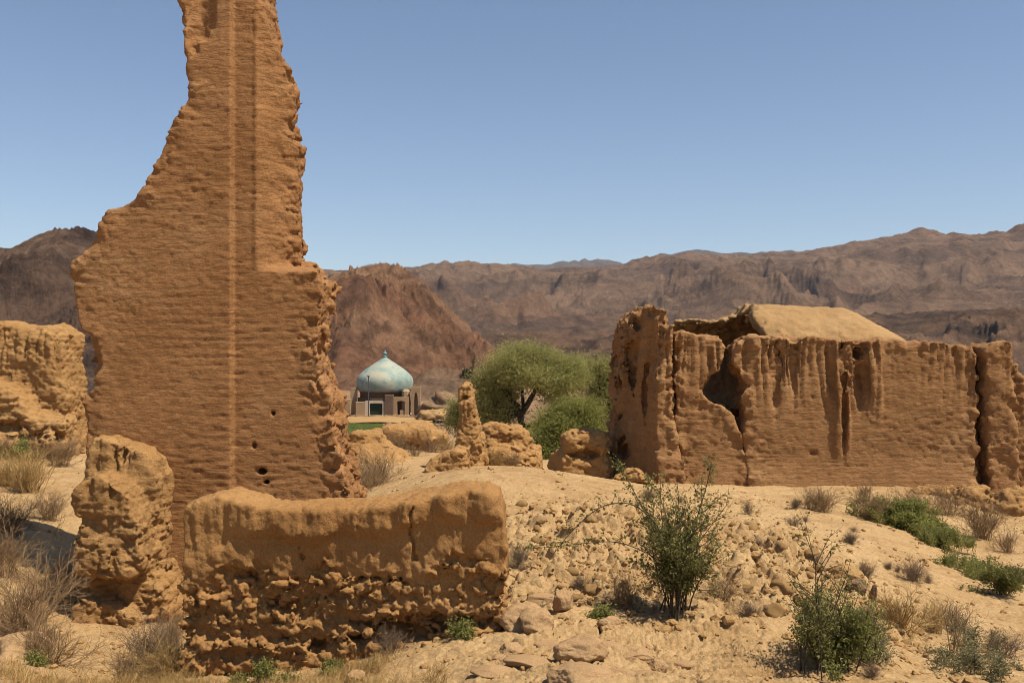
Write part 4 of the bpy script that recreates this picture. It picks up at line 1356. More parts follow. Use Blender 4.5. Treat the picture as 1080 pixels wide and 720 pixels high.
# right slope
dry(868, 541, 13.8, 0.34, 'twig', 'brown bush on the bright path below the house front', 0)
dry(856, 541, 13.8, 0.27, 'twig', 'smaller brown bush left of its twin on the bright path', 1)
dry(912, 524, 17.5, 0.36, 'twig', 'brown bush against the foot of the house front', 1)
dry(968, 532, 16.2, 0.55, 'twig', 'broad brown bush behind the green patch', 0, 0.8)
dry(1000, 530, 16.6, 0.50, 'twig', 'brown bush between the green patch and the buttress', 1)
dry(918, 556, 13.9, 0.36, 'twig', 'tan bush at the left end of the green patch', 0)
dry(1036, 564, 14.2, 0.46, 'twig', 'brown bush below the buttress near the right edge', 0, 1.1)
dry(1062, 580, 13.2, 0.3, 'twig', 'low brown bush at the right edge below the mud heap', 1)
dry(963, 614, 9.9, 0.21, 'grey', 'small grey bush alone on the sloping path', 0)
dry(945, 682, 7.85, 0.36, 'straw', 'rounded tan bush right of the green shrub', 0, 0.85)
dry(985, 672, 8.1, 0.24, 'straw', 'tan bush joined to the right of the rounded tan bush', 1)
dry(1006, 668, 8.4, 0.28, 'grey', 'greyish bush behind the tan bushes near the right edge', 1, 0.9)
dry(1056, 693, 7.8, 0.30, 'grey', 'low sprawling grey bush at the right edge', 1, 0.6)
dry(658, 640, 7.6, 0.26, 'twig', 'pinkish dry bush at the left side of the thorn shrub', 1)
dry(762, 640, 7.7, 0.30, 'twig', 'pale dry bush at the right side of the thorn shrub', 1, 0.7)
dry(548, 607, 8.9, 0.15, 'grey', 'tiny grey bush by the right end of the low wall', 0)
dry(415, 690, 6.9, 0.22, 'grey', 'bare grey twigs under the low wall foot', 1, 0.7)


def leafy(name, b, seed, n0, length, spread, br, rad, leaf, lmat, per, label, cat, up=1.0, curve=0.25, aspect=0.5, base_r=0.04, scale=(1, 1, 1), low=0.0, extra=None, stemmat='stem', jit=0.02):
    rs = np.random.RandomState(seed)
    p0, p1, r0, r1, ends, ed, allp = grow(rs, n0, length, spread, up, br, rad, base_r, curve)
    root = empty(name, b, label, cat)
    if extra is not None:
        e = extra(rs)
        p0 = np.vstack([p0, e[0]]); p1 = np.vstack([p1, e[1]]); r0 = np.concatenate([r0, e[2]]); r1 = np.concatenate([r1, e[3]])
    sc = np.array(scale)
    me = new_mesh('stems', *prisms(p0 * sc, p1 * sc, r0, r1, 4), smooth=True)
    link('stems', me, M[stemmat], root)
    mask = r0 < rad * 0.75
    q0, q1 = p0[mask], p1[mask]
    pos = []
    for _ in range(per):
        t = rs.rand(len(q0), 1)
        pos.append(q0 * (1 - t) + q1 * t + rs.normal(0, jit, q0.shape))
    if extra is not None:
        pos.append(e[4])
    pos = np.concatenate(pos) * sc
    pos = pos[pos[:, 2] > low]
    me = new_mesh('foliage', *leaves(pos, leaf * rs.uniform(0.6, 1.3, len(pos)), rs, aspect), smooth=False)
    link('foliage', me, M[lmat], root)
    return root


# the thorn shrub with two long arching shoots
def arcs(rs):
    P0, P1, A0, A1, L = [], [], [], [], []
    for path, r in (([(0.05, 0.0, 0.25), (-0.10, 0, 0.62), (-0.32, -0.05, 0.83), (-0.58, -0.1, 0.80), (-0.80, -0.1, 0.58), (-0.92, -0.1, 0.42)], 0.006),
                    ([(0.0, 0, 0.3), (-0.18, 0, 0.42), (-0.42, 0, 0.53), (-0.7, 0.0, 0.50), (-1.0, 0.02, 0.46), (-1.2, 0.02, 0.47)], 0.005),
                    ([(0.0, 0.1, 0.3), (-0.2, 0.1, 0.7), (-0.35, 0.1, 0.98), (-0.42, 0.1, 1.10)], 0.005),
                    ([(0.05, 0.0, 0.3), (0.15, 0, 0.65), (0.24, 0, 0.95), (0.27, 0, 1.10)], 0.006),
                    ([(-0.05, 0.0, 0.3), (-0.15, 0, 0.6), (-0.17, 0, 0.9), (-0.2, 0, 1.0)], 0.004)):
        pts = np.array(path)
        t = np.linspace(0, len(pts) - 1, 26)
        # smooth the path
        s = np.stack([np.interp(t, range(len(pts)), pts[:, k]) for k in range(3)], 1)
        for _ in range(6): s[1:-1] = 0.25 * s[:-2] + 0.5 * s[1:-1] + 0.25 * s[2:]
        n = len(s) - 1
        P0.append(s[:-1]); P1.append(s[1:])
        rr = r * np.linspace(1, 0.35, n + 1)
        A0.append(rr[:-1]); A1.append(rr[1:])
        # side twigs with leaf clusters
        for k in range(3, n):
            for _ in range(1):
                d = rs.normal(size=3); d[2] = abs(d[2]) + 0.2; d /= np.linalg.norm(d)
                e = s[k] + d * rs.uniform(0.03, 0.13)
                P0.append(s[k][None]); P1.append(e[None]); A0.append(np.array([0.0022])); A1.append(np.array([0.001]))
                L.append(s[k] + (e - s[k]) * rs.uniform(0.3, 1.1, (3, 1)) + rs.normal(0, 0.012, (3, 3)))
    return np.vstack(P0), np.vstack(P1), np.concatenate(A0), np.concatenate(A1), np.vstack(L)


b = at(712, 668, 7.35)
leafy('thorn_shrub', b, 21, 26, 0.74, 0.21, (9, 4), 0.006, 0.027, 'leaf_caper', 3,
      'dark green thorny shrub with long arching shoots on the rubble slope', 'shrub', 1.0, 0.22, 0.55, 0.06, (1, 1, 1), 0.03, arcs)
b = at(884, 734, 6.4)
leafy('green_shrub', b, 22, 30, 0.42, 0.36, (8, 4), 0.005, 0.024, 'leaf_weed', 3,
      'leafy green shrub with thin upright shoots at the bottom right', 'shrub', 1.0, 0.25, 0.5, 0.08, (1, 1, 1), 0.03)
b = at(858, 732, 6.3)
leafy('upright_shrub', b, 23, 6, 0.72, 0.14, (10, 3), 0.006, 0.024, 'leaf_caper', 2,
      'tall thin stemmed shrub with sparse leaves rising left of the leafy green shrub', 'shrub', 1.0, 0.12, 0.55, 0.06)
b = at(912, 722, 6.6)
leafy('grey_shrub', b, 24, 18, 0.24, 0.6, (7, 4), 0.004, 0.020, 'leaf_grey', 3,
      'grey green low shrub beside the leafy green shrub at the bottom', 'shrub', 1.0, 0.3, 0.4, 0.08)
b = at(944, 560, 14.1)
leafy('green_weed_patch', b, 25, 70, 0.34, 0.45, (6, 3), 0.005, 0.05, 'leaf_bush', 3,
      'bright green weed patch growing below the house front', 'weeds', 1.0, 0.2, 0.35, 0.17, (1.1, 1, 0.95))
b = at(966, 562, 13.7)
leafy('green_weed_patch', b, 26, 32, 0.25, 0.4, (6, 3), 0.005, 0.05, 'leaf_bush', 3,
      'smaller green weed clump at the right of the bright patch', 'weeds', 1.0, 0.2, 0.35, 0.15)
b = at(989, 577, 12.9)
leafy('green_weed_patch', b, 27, 45, 0.22, 0.25, (6, 3), 0.004, 0.035, 'leaf_weed', 3,
      'upright bluish green weeds on the bank edge right of the patch', 'weeds', 1.0, 0.2, 0.35, 0.16)
b = at(1012, 600, 11.6)
leafy('weed_row', b, 28, 26, 0.15, 0.5, (6, 3), 0.004, 0.028, 'leaf_weed', 3,
      'low green weeds on the far side of the sloping path', 'weeds', 1.0, 0.2, 0.4, 0.18)
b = at(1032, 610, 11.0)
leafy('small_shrub', b, 29, 16, 0.18, 0.5, (6, 3), 0.004, 0.026, 'leaf_weed', 3,
      'small rounded green bush on the crest of the sloping path', 'shrub', 1.0, 0.2, 0.45, 0.08)
b = at(1058, 634, 10.0)
leafy('small_shrub', b, 30, 14, 0.30, 0.45, (7, 4), 0.004, 0.03, 'leaf_caper', 3,
      'sparse green bush with visible stems near the right edge', 'shrub', 1.0, 0.25, 0.5, 0.012)
b = at(1076, 612, 11.2)
leafy('small_shrub', b, 31, 16, 0.18, 0.8, (7, 4), 0.004, 0.028, 'leaf_grey', 3,
      'grey green bush cut by the right edge', 'shrub', 1.0, 0.25, 0.5, 0.012)
b = at(1010, 716, 7.0)
leafy('grey_shrub', b, 32, 16, 0.15, 0.6, (7, 4), 0.004, 0.018, 'leaf_grey', 3,
      'grey green ground shrub at the bottom edge near the corner', 'shrub', 1.0, 0.25, 0.5, 0.14)
b = at(1050, 722, 6.8)
leafy('grey_shrub', b, 33, 14, 0.13, 0.6, (7, 4), 0.004, 0.018, 'leaf_grey', 3,
      'grey green ground shrub in the bottom right corner', 'shrub', 1.0, 0.25, 0.5, 0.12)
b = at(1005, 698, 7.4)
leafy('pink_weed', b, 34, 6, 0.40, 0.18, (4, 3), 0.004, 0.014, 'leaf_grey', 1,
      'thin stalked weed with bare reddish stems near the bottom right', 'weed', 1.0, 0.12, 0.5, 0.02, stemmat='twig')
b = at(1040, 690, 7.8)
leafy('grey_shrub', b, 35, 14, 0.2, 0.9, (7, 4), 0.004, 0.02, 'leaf_grey', 2,
      'dusty green shrub spreading over the grey bush at the right', 'shrub', 1.0, 0.25, 0.5, 0.16)
for k, (px, py, Y, L, lab) in enumerate(((280, 690, 6.85, 0.12, 'green weeds climbing the left half of the low wall base'), (302, 703, 6.6, 0.11, 'green weed below the low wall in dry grass'),
                                         (350, 692, 6.8, 0.08, 'short green weed at the middle of the low wall base'), (252, 704, 6.8, 0.08, 'green weed near the left end of the low wall base'),
                                         (183, 680, 7.6, 0.2, 'green weed in the gap between pier and low wall'), (38, 700, 7.5, 0.10, 'little green weed by the path on the left'),
                                         (488, 668, 6.85, 0.12, 'tiny green weeds under the right end of the low wall'), (636, 652, 7.1, 0.10, 'tiny green sprig left of the thorn shrub'),
                                         (24, 488, 18.5, 0.45, 'green bush among brown ones under the broken wall'))):
    b = at(px, py, Y)
    leafy('green_weed', b, 50 + k, 18, L, 0.6, (5, 3), 0.003, 0.022 * (1 if Y < 10 else 2.2), 'leaf_weed', 2, lab, 'weed', 1.0, 0.25, 0.5, L * 0.12)

# tiny sprigs on the slope
k = 0
while k < 22:
    x, y = RS.uniform(-0.3, 4.6), RS.uniform(6.2, 15)
    px = CX + x / y * F
    if px < 545 or px > 1060: continue
    o = link('dry_sprig', DRY[('grey', k % 2)], None, None, (x, y, gz(x, y)))
    sc = RS.uniform(0.07, 0.16) / 0.5
    o.scale = (sc, sc, sc * RS.uniform(0.6, 1.1)); o.rotation_euler = (0, 0, RS.uniform(0, 6.28))
    tag(o, 'tiny dry sprig among others scattered over the sandy slope right of the low wall', 'dry sprig', 'dry sprigs on the sandy slope')
    k += 1

# dry grass along the bottom left
def grass():
    n = 5200
    rs = np.random.RandomState(77)
    px = rs.uniform(-20, 470, n); py = rs.uniform(684, 760, n)
    keep = rs.rand(n) < np.where(px < 130, 0.35, 1.0) * np.where(px > 400, 0.3, 1.0)
    Y = 6.9 - (py - 700) / 60 * 1.2 + rs.normal(0, 0.12, n)
    x = (px - CX) / F * Y
    cl = fbm(np.stack([x * 2.2, Y * 2.2, x * 0], 1), 3) > -0.05
    k = keep & cl & ~((Y > 6.80) & (x > -2.4))
    x, Y = x[k], Y[k]
    z = ground_z(x, Y)
    m = len(x) * 6
    o = np.repeat(np.stack([x, Y, z], 1), 6, 0) + rs.normal(0, 0.012, (m, 3)) * [1, 1, 0]
    d = rs.normal(0, 0.55, (m, 3)); d[:, 2] = rs.uniform(0.35, 1.1, m)
    d /= np.linalg.norm(d, axis=1, keepdims=True)
    L = rs.uniform(0.04, 0.15, m)
    mid = o + d * (L * 0.55)[:, None]
    d2 = rand_dev(d, rs.uniform(0, 0.8, m), rs)
    end = mid + d2 * (L * 0.45)[:, None]
    r = np.full(m, 0.0014)
    V, Q = prisms(np.vstack([o, mid]), np.vstack([mid, end]), np.concatenate([r, r * 0.8]), np.concatenate([r * 0.8, r * 0.2]))
    tag(link('dry_grass', new_mesh('dry_grass', V, Q, False), M['straw']), kind='stuff')


grass()


# ------------------------------------------------------------------ trees
def tree(name, label, base, blobs, trunk, n_leaf, leaf, lmat, seed, cat='tree', Yc=45.0):
    rs = np.random.RandomState(seed)
    root = empty(name, base, label, cat)
    p0, p1, r0, r1 = [], [], [], []
    lv = []
    vol = np.array([b[2] * b[3] for b in blobs], float)
    for bi, (px, py, rx, rz, dy, ti) in enumerate(blobs):
        s = Yc / F
        c = P(px, py, Yc) + [0, dy, 0] - base
        c = np.array(c)
        a, rad = trunk[ti][0] - base, trunk[ti][1]
        # limb from its fork to the blob
        t = np.linspace(0, 1, 7)[:, None]
        mid = (a + c) / 2 + rs.normal(0, 0.18, 3) + [0, 0, 0.15]
        path = (1 - t) ** 2 * a + 2 * t * (1 - t) * mid + t ** 2 * c
        rr = rad * (1 - 0.75 * t[:, 0])
        p0.append(path[:-1]); p1.append(path[1:]); r0.append(rr[:-1]); r1.append(rr[1:])
        # sprays of twigs through the blob
        m = int(16 + vol[bi] / vol.max() * 40)
        q = rs.normal(size=(m, 3)); q /= np.linalg.norm(q, axis=1, keepdims=True)
        q = q * rs.uniform(0.35, 1.0, (m, 1)) ** 0.6 * np.array([rx * s, rx * s * 0.85, rz * s]) + c
        k = rs.randint(3, 7, m)
        st = path[k]
        p0.append(st); p1.append((st + q) / 2 + [0, 0, 0.05]); r0.append(np.full(m, 0.022)); r1.append(np.full(m, 0.012))
        p0.append((st + q) / 2 + [0, 0, 0.05]); p1.append(q); r0.append(np.full(m, 0.012)); r1.append(np.full(m, 0.005))
        nl = int(n_leaf * vol[bi] / vol.sum() / m)
        ln = q[:, None, :] + rs.normal(0, 1, (m, nl, 3)) * np.array([0.30, 0.30, 0.24]) * rs.uniform(0.6, 1.25, (m, 1, 1))
        lv.append(ln.reshape(-1, 3))
    for (a, ra, bb, rb) in trunk.get('wood', []):
        t = np.linspace(0, 1, 7)[:, None]
        path = a + (bb - a) * t + np.sin(t * 5) * 0.05 - base
        rr = ra + (rb - ra) * t[:, 0]
        p0.append(path[:-1]); p1.append(path[1:]); r0.append(rr[:-1]); r1.append(rr[1:])
    V, Q = prisms(np.vstack(p0), np.vstack(p1), np.concatenate(r0), np.concatenate(r1), 6)
    link('trunk', new_mesh('trunk', V, Q), M['bark'], root)
    lv = np.vstack(lv)
    me = new_mesh('crown', *leaves(lv, leaf * rs.uniform(0.6, 1.3, len(lv)), rs, 0.42, 1.3), smooth=False)
    link('crown', me, M[lmat], root)
    return root


def trees():
    Y = 45.0
    g = lambda px, py, dy=0.0: P(px, py, Y) + np.array([0, dy, 0])
    base = g(554, 480)
    fork = g(550, 436); fl = g(538, 418); frk = g(565, 412); side = g(566, 448)
    tr = {0: (fl, 0.10), 1: (frk, 0.11), 2: (fork, 0.12), 3: (side, 0.07),
          'wood': [(base - [0, 0, 0.3], 0.24, fork, 0.16), (fork, 0.15, fl, 0.10), (fork, 0.15, frk, 0.11), (fork, 0.09, g(552, 410, 0.3), 0.08), (g(553, 452), 0.09, side, 0.05), (fork, 0.08, g(532, 428, -0.3), 0.05)]}
    blobs = [(558, 379, 26, 14, 0, 1), (535, 388, 22, 15, -0.5, 0), (580, 384, 24, 15, 0.4, 1), (515, 402, 17, 16, 0, 0), (508, 415, 11, 14, 0.3, 0),
             (532, 410, 20, 14, 0.6, 0), (560, 396, 24, 12, -0.7, 1), (600, 392, 18, 12, 0.2, 1), (524, 428, 15, 12, -0.2, 2), (592, 404, 16, 9, -0.4, 1),
             (538, 434, 10, 9, 0.5, 2), (578, 418, 9, 6, 0.8, 1), (509, 434, 9, 10, 0.0, 2), (545, 372, 16, 8, 0.5, 1), (515, 444, 12, 9, 0.4, 2), (530, 447, 10, 8, -0.5, 2), (590, 426, 10, 7, 0.6, 3), (604, 402, 12, 9, 0.5, 1), (590, 414, 12, 8, 0.2, 1), (574, 400, 14, 8, -0.5, 1)]
    tree('leafy_tree', 'tall spreading olive green tree with dark forked trunk in the valley', base, blobs, tr, 42000, 0.12, 'leaf_tree', 5)
    Y = 47.0
    g2 = lambda px, py, dy=0.0: P(px, py, Y) + np.array([0, dy, 0])
    base = g2(622, 482)
    f1 = g2(620, 440); f2 = g2(604, 412); f3 = g2(636, 420)
    tr = {0: (f2, 0.07), 1: (f3, 0.09), 2: (f1, 0.10), 'wood': [(base - [0, 0, 0.3], 0.18, f1, 0.12), (f1, 0.11, f2, 0.07), (f1, 0.11, f3, 0.08)]}
    blobs = [(628, 388, 20, 12, 0, 1), (645, 400, 16, 15, 0.4, 1), (612, 396, 14, 11, -0.3, 0), (640, 420, 16, 14, 0, 1), (652, 434, 12, 16, 0.5, 1),
             (632, 440, 15, 12, -0.3, 2), (645, 458, 14, 14, 0, 2), (625, 410, 10, 9, 0.5, 1), (655, 415, 10, 14, -0.2, 1), (606, 384, 12, 9, 0.2, 0), (618, 424, 9, 8, 0.3, 2), (652, 470, 11, 14, 0.3, 2), (656, 440, 11, 18, -0.3, 1), (636, 468, 11, 12, 0.2, 2)]
    tree('leafy_tree', 'second olive green tree standing right of the forked one, beside the ruined house', base, blobs, tr, 27000, 0.12, 'leaf_tree', 6, Yc=Y)
    Y = 41.0
    base = P(585, 490, Y)
    tr = {0: (P(585, 478, Y), 0.06), 'wood': [(base - [0, 0, 0.2], 0.10, P(585, 478, Y), 0.06)]}
    blobs = [(590, 452, 24, 14, 0, 0), (566, 470, 16, 14, -0.4, 0), (612, 448, 16, 13, 0.3, 0), (604, 434, 16, 10, 0.4, 0), (580, 480, 18, 13, -0.5, 0), (604, 466, 16, 12, 0, 0), (558, 482, 9, 10, 0, 0), (574, 448, 12, 10, 0.6, 0), (625, 462, 12, 12, 0.3, 0), (568, 486, 14, 10, -0.3, 0), (600, 486, 14, 10, 0.2, 0), (592, 438, 14, 9, 0.5, 0), (616, 432, 13, 9, 0.2, 0)]
    tree('big_bush', 'dense darker green bush in front of the tree trunks', base, blobs, tr, 30000, 0.115, 'leaf_bush', 7, 'bush', Yc=Y)
    Y = 52.0
    base = P(487, 462, Y)
    tr = {0: (P(487, 455, Y), 0.05), 'wood': [(base - [0, 0, 0.2], 0.08, P(487, 455, Y), 0.05)]}
    tree('small_tree', 'small green tree showing behind the slender mud pillar', base, [(484, 432, 10, 11, 0, 0), (492, 445, 9, 11, 0.2, 0), (480, 446, 8, 8, 0, 0)], tr, 6000, 0.12, 'leaf_tree_b', 8, Yc=Y)


trees()
# far dark bush on the mound
tree('round_bush', 'tiny dark round bush on the slope above the sand mound', P(493, 398, 168), [(493, 393, 4.2, 3.6, 0, 0)], {0: (P(493, 396, 168), 0.1), 'wood': []}, 2500, 0.22, 'bark', 9, 'bush', Yc=168.0)


# ------------------------------------------------------------------ the shrine in the valley
def shrine():
    import bmesh
    Y = 110.0
    s = Y / F
    gx, gy = (402 - CX) * s, Y + 3.3
    gzv = (HZ - 437.5) * s
    root = empty('domed_shrine', (gx, gy, gzv), 'brick shrine with a pale turquoise dome in the valley', 'shrine')
    brick = mat_mud('shrine_brick', (0.34, 0.22, 0.12), (0.46, 0.31, 0.18), (0.55, 0.39, 0.24), 0.6, 0.02)
    brick_dark_shaded = mat_mud('shrine_brick_dark_shaded', (0.13, 0.085, 0.058), (0.18, 0.12, 0.082), (0.24, 0.165, 0.115), 0.6, 0.02)  # darker copy of the shrine brick: drum shade and dark interior painted in
    white = mat_plain('white_paint', (0.58, 0.47, 0.34), 0.7, 0.2, 2)
    green = mat_plain('green_gate', (0.025, 0.042, 0.022), 0.5, 0.2, 2)
    tile, nt, bs, out = mat_new('dome_tiles')
    co = coords(nt)
    f = noise_node(nt, co, 0.42, 7, 0.62, 0.6)
    c = ramp(nt, f, [(0.30, (0.12, 0.185, 0.175)), (0.46, (0.22, 0.275, 0.235)), (0.58, (0.32, 0.335, 0.265)), (0.70, (0.39, 0.315, 0.225))])
    f2 = noise_node(nt, co, 1.3, 6, 0.6, 0.3)
    c = mix(nt, ramp(nt, f2, [(0.60, 0.0), (0.70, 0.7)]), c, (0.38, 0.27, 0.18))
    f3 = noise_node(nt, co, 0.8, 4, 0.5)
    c = mix(nt, ramp(nt, f3, [(0.58, 0.0), (0.68, 0.7)]), c, (0.07, 0.225, 0.235))
    nt.links.new(c, bs.inputs['Base Color'])
    bs.inputs['Roughness'].default_value = 0.6
    bs.inputs['Specular IOR Level'].default_value = 0.2
    bump(nt, bs, [noise_node(nt, co, 8, 4)], [0.01])

    def lathe(name, pr, mat, seg=48, parent=root, loc=(0, 0, 0)):
        pr = np.array(pr, float)
        t = np.linspace(0, 2 * math.pi, seg, endpoint=False)
        V = np.stack([np.outer(pr[:, 0], np.cos(t)), np.outer(pr[:, 0], np.sin(t)), np.repeat(pr[:, 1:2], seg, 1)], 2).reshape(-1, 3)
        i, j = np.meshgrid(np.arange(len(pr) - 1), np.arange(seg), indexing='ij')
        a = (i * seg + j).ravel(); b2 = (i * seg + (j + 1) % seg).ravel()
        Q = np.stack([a, b2, b2 + seg, a + seg], 1)
        return link(name, new_mesh(name, V, Q), mat, parent, loc)

    k = s * 1.03
    zz = lambda py: (437.5 - py) * s
    # bulbous profile through control radii
    cp = np.array([(413.8, 26.3), (412.5, 28), (410, 29.0), (406, 29.8), (402, 29.9), (398, 28.6), (394, 25.4), (390, 20.8), (386, 15.2), (382.5, 10.0), (379.5, 5.6), (377.6, 2.6), (376.8, 1.2)])
    t = np.linspace(0, len(cp) - 1, 60)
    rad = np.interp(t, range(len(cp)), cp[:, 1]); pyv = np.interp(t, range(len(cp)), cp[:, 0])
    for _ in range(4):
        rad[1:-1] = 0.25 * rad[:-2] + 0.5 * rad[1:-1] + 0.25 * rad[2:]; pyv[1:-1] = 0.25 * pyv[:-2] + 0.5 * pyv[1:-1] + 0.25 * pyv[2:]
    dome = lathe('dome', np.stack([rad * k, zz(pyv)], 1), tile)
    lathe('finial', [(0.17, zz(377.2)), (0.28, zz(376)), (0.12, zz(375)), (0.08, zz(374.4)), (0.22, zz(373.2)), (0.26, zz(372.4)), (0.16, zz(371.4)), (0.05, zz(370.6)), (0.08, zz(369.6)), (0.03, zz(368.4)), (0.005, zz(367))],
          mat_plain('finial_glaze', (0.20, 0.36, 0.38), 0.4), 16, dome)
    lathe('drum', [(26.2 * k, zz(425)), (26.2 * k, zz(414.4)), (27.0 * k, zz(414.3)), (27.0 * k, zz(413.4)), (24.0 * k, zz(413.2))], brick_dark_shaded, 16)  # shade below the dome is put into the drum's brick colour

    def panel(name, w, h, ow, oh, th, mat, loc, rz, spring=0.6, pointed=True, parent=root):
        """wall panel with an arched opening, extruded to a real thickness"""
        bm = bmesh.new()
        pts = [(-w / 2, 0), (-ow / 2, 0), (-ow / 2, oh * spring)]
        for a in np.linspace(0, 1, 8)[1:-1]:
            pts.append((-ow / 2 * math.cos(a * math.pi / 2) ** (1.0 if not pointed else 1.25), oh * spring + oh * (1 - spring) * math.sin(a * math.pi / 2)))
        pts.append((0, oh))
        pts += [(-x, z) for x, z in reversed(pts[2:-1])] + [(ow / 2, 0), (w / 2, 0), (w / 2, h), (0, h), (-w / 2, h)]
        # build as a strip of quads between opening and outer edge so that the face is simple
        vs0 = [bm.verts.new((x, -th / 2, z)) for x, z in pts]
        f0 = bm.faces.new(vs0)
        r = bmesh.ops.extrude_face_region(bm, geom=[f0])
        bmesh.ops.translate(bm, vec=(0, th, 0), verts=[e for e in r['geom'] if isinstance(e, bmesh.types.BMVert)])
        bmesh.ops.triangulate(bm, faces=bm.faces[:])
        bmesh.ops.recalc_face_normals(bm, faces=bm.faces[:])
        me = bpy.data.meshes.new(name); bm.to_mesh(me); bm.free()
        o = link(name, me, mat, parent, loc); o.rotation_euler = (0, 0, rz)
        return o

    def box(name, x0, x1, y0, y1, z0, z1, mat, parent=root, bev=0.03):
        bm = bmesh.new()
        bmesh.ops.create_cube(bm, size=1)
        for v in bm.verts:
            v.co = ((v.co.x + .5) * (x1 - x0) + x0, (v.co.y + .5) * (y1 - y0) + y0, (v.co.z + .5) * (z1 - z0) + z0)
        bmesh.ops.bevel(bm, geom=bm.edges[:], offset=bev, segments=1, affect='EDGES')
        me = bpy.data.meshes.new(name); bm.to_mesh(me); bm.free()
        return link(name, me, mat, parent)

    X = lambda px: (px - 402) * s
    # octagonal body below the drum with arched sides
    Rb = 2.72
    for i in range(8):
        a = i * math.pi / 4
        panel('arcade_wall', 2.26, zz(420), 1.1, 1.45, 0.35, brick_dark_shaded, (Rb * math.sin(a), -Rb * math.cos(a), 0), a)
    # walls standing in front and around, in local metres (y is towards the back)
    panel('gateway', X(408.5) - X(385.5), zz(422.6), X(403) - X(389.5), zz(425.0), 0.4, white, ((X(408.5) + X(385.5)) / 2, -3.4, 0), 0, 0.95, False)
    box('gate', X(389.6), X(402.9), -3.36, -3.28, 0.02, zz(425.3), green)
    box('wall', X(375.5), X(385.4), -3.6, -3.2, 0, zz(423.5), brick)
    box('wall', X(364), X(368), -2.5, -1.2, 0, zz(421), brick)
    box('wall', X(367), X(374), -1.6, -1.2, 0, zz(409), brick)
    box('dark_pier', X(406), X(414.9), -3.7, -2.8, 0, zz(416), brick_dark_shaded)
    panel('wall', X(431) - X(415), zz(418.5), X(429.6) - X(421.5), zz(422.5), 0.4, brick, ((X(415) + X(431)) / 2, -3.2, 0), 0, 0.92, False)
    box('window_sill', X(421.6), X(429.5), -3.3, -3.05, 0, zz(432.5), brick)
    small = box('broken_wall_top', X(423), X(431.5), -2.9, -1.9, 0, zz(410.5), brick, bev=0.25)
    box('back_wall', X(415.5), X(431.3), -2.4, -2.0, 0, zz(419), brick_dark_shaded)
    panel('portal', X(443.3) - X(434), zz(408), X(440.8) - X(436.6), zz(413.5), 0.5, brick, ((X(443.3) + X(434)) / 2, -3.0, 0), 0, 0.55)
    box('portal_back', X(434.4), X(442.9), -2.7, -2.5, 0, zz(409), brick)
    box('plinth', X(372), X(432), -4.4, 3.0, -0.6, 0.0, brick)
    # lamp post in front of the gate
    lp = empty('lamp_post', (gx + X(391.3), gy - 5.2, gzv - 0.35), 'thin lamp post in front of the turquoise dome', 'lamp post')
    grey = mat_plain('grey_metal', (0.10, 0.10, 0.10), 0.5)
    lathe('pole', [(0.07, -0.2), (0.06, 2.0), (0.045, zz(396.5) + 0.3)], grey, 8, lp)
    lathe('lamp_head', [(0.02, zz(396.8) + 0.3), (0.17, zz(396.2) + 0.3), (0.19, zz(395.6) + 0.3), (0.05, zz(395) + 0.3), (0.0, zz(394.8) + 0.3)], grey, 10, lp)


shrine()


# heaps, low earth bank and field in the valley
def valley():
    def heap(name, label, cat, px, py, Y, rx, rz, mat, seed, rough):
        b = P(px, py, Y)
        v, f = _ICO[4]
        q = v.copy()
        q[:, 2] = np.clip(q[:, 2], -0.15, None)
        q = q * (1 + rough * fbm(v * 2.2, 5, 0.6, off=seed))[:, None]
        q = q * np.array([rx, rx * 0.8, rz])
        tag(link(name, new_mesh(name, q, f), M[mat], None, b), label, cat)
    heap('sand_heap', 'yellow sand heap on the ground right of the shrine', 'heap', 458, 440, 92, 1.6, 0.75, 'vault', 2, 0.3)
    heap('rubble_heap', 'dark rubble heap behind the slender mud pillar', 'heap', 476, 436, 98, 3.0, 1.6, 'dark_stone', 6, 0.55)
    heap('earth_bank', 'low pale earth bank at the near edge of the green field', 'heap', 432, 452, 72, 1.6, 0.40, 'mudpile', 9, 0.3)
    heap('earth_bank', 'long low earth bank between the green field and the shrine', 'heap', 388, 445, 92, 6.0, 0.35, 'clod', 12, 0.35)
    # green field
    gu = np.linspace(345, 411, 90); gyv = np.linspace(42, 89, 120)
    A, B = np.meshgrid(gu, gyv, indexing='ij')
    edge = np.minimum(np.minimum(A - gu[0], gu[-1] - A) * 0.06, np.minimum(B - gyv[0], gyv[-1] - B))
    A = (A - CX) / F * B
    z = ground_z(A.ravel(), B.ravel(), False).reshape(A.shape)
    z = z + 0.12 + 0.10 * fbm(np.stack([A.ravel() * 3, B.ravel() * 3, A.ravel() * 0], 1), 3).reshape(A.shape)
    z -= 0.6 * sstep(0.5, 0, edge)
    V = np.stack([A.ravel(), B.ravel(), z.ravel()], 1)
    i, j = np.meshgrid(np.arange(89), np.arange(119), indexing='ij')
    a = (i * 120 + j).ravel()
    m = mat_plain('crop', (0.085, 0.105, 0.026), 0.95, 0.5, 2.5, 0.05, 0.2)
    tag(link('field', new_mesh('field', V, np.stack([a, a + 120, a + 121, a + 1], 1)), m), kind='structure')
    # dark scree along the valley floor
    rs = np.random.RandomState(8)
    Yv = rs.uniform(60, 130, 900); xv = (rs.uniform(330, 660, 900) - CX) / F * Yv
    k = fbm(np.stack([xv * 0.12, Yv * 0.12, xv * 0], 1), 3) > 0.0
    scatter_stones('scree', np.stack([xv[k], Yv[k]], 1), rs.uniform(0.08, 0.35, k.sum()), 'dark_stone')


valley()

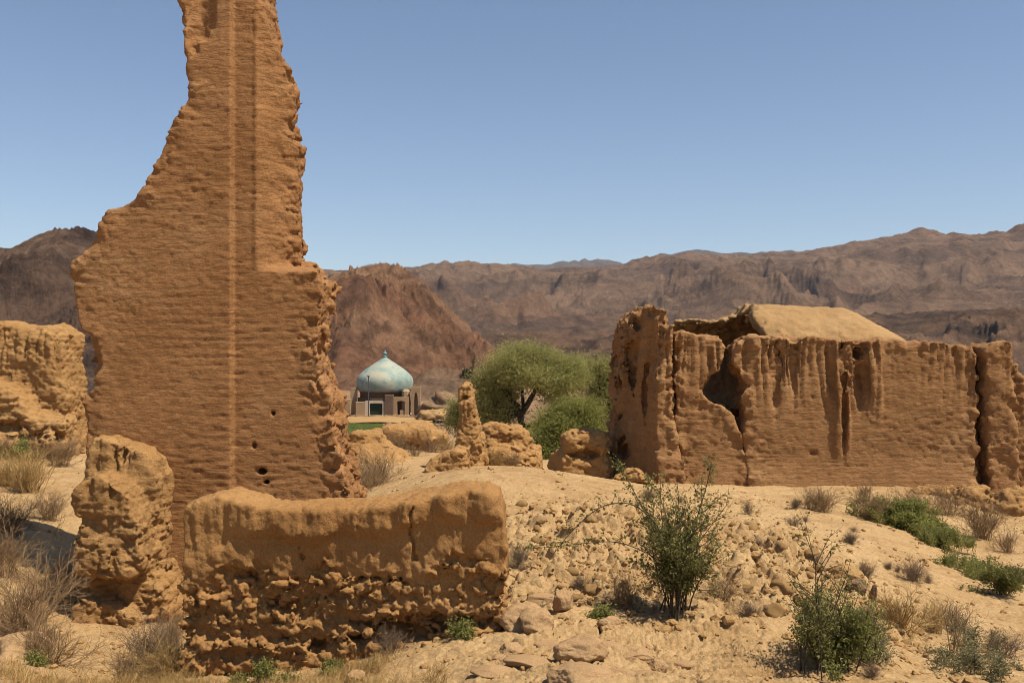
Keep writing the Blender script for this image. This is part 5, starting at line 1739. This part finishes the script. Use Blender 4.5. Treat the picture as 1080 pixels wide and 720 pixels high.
# ------------------------------------------------------------------ haze
def haze():
    import bmesh
    bm = bmesh.new()
    bmesh.ops.create_cube(bm, size=1)
    x, y0, y1, z0, z1 = 9000, -9000, 12500, -40, 660
    for v in bm.verts:
        v.co = (v.co.x * 2 * x, (v.co.y + .5) * (y1 - y0) + y0, (v.co.z + .5) * (z1 - z0) + z0)
    me = bpy.data.meshes.new('haze'); bm.to_mesh(me); bm.free()
    m = bpy.data.materials.new('haze'); m.use_nodes = True
    nt = m.node_tree; nt.nodes.clear()
    out = nt.nodes.new('ShaderNodeOutputMaterial')
    vol = nt.nodes.new('ShaderNodeVolumePrincipled')
    vol.inputs['Color'].default_value = (0.80, 0.88, 1.0, 1)
    vol.inputs['Density'].default_value = 0.00005
    nt.links.new(vol.outputs[0], out.inputs['Volume'])
    tag(link('haze', me, m), kind='stuff')


USE_HAZE = True
if USE_HAZE: haze()

# ------------------------------------------------------------------ light, sky, camera
EL, AZ = R(60), R(28)            # sun height; angle behind the camera from the right-hand side
S = np.array([math.cos(EL) * math.cos(AZ), -math.cos(EL) * math.sin(AZ), math.sin(EL)])
sun = bpy.data.lights.new('sun', 'SUN')
sun.energy = 4.9
sun.angle = R(0.53)
sun.color = (1.0, 0.90, 0.75)
so = bpy.data.objects.new('sun', sun)
COL.objects.link(so)
from mathutils import Vector
so.rotation_euler = Vector(S).to_track_quat('Z', 'Y').to_euler()
so.location = (20, -20, 40)

w = bpy.data.worlds.new('World')
scene.world = w
w.use_nodes = True
nt = w.node_tree
bg = nt.nodes['Background']
sky = nt.nodes.new('ShaderNodeTexSky')
sky.sky_type = 'NISHITA'
sky.sun_disc = False
sky.sun_elevation = EL
sky.sun_rotation = math.atan2(S[0], S[1])
sky.altitude = 1200
sky.air_density = 1.0
sky.dust_density = 1.0
sky.ozone_density = 1.6
nt.links.new(sky.outputs[0], bg.inputs[0])
bg.inputs[1].default_value = 0.084

cam = bpy.data.cameras.new('camera')
cam.sensor_width = 36
cam.lens = F / 1080 * 36
cam.shift_y = (HZ - 360) / 1080
cam.clip_start = 0.1
cam.clip_end = 40000
co = bpy.data.objects.new('camera', cam)
COL.objects.link(co)
co.rotation_euler = (R(90), 0, 0)
scene.camera = co
scene.render.engine = 'CYCLES'
scene.cycles.filter_width = 0.95
vs = scene.view_settings
vs.view_transform = 'Standard'
vs.look = 'None'
vs.exposure = 0.56
vs.gamma = 1
vs.use_curve_mapping = False
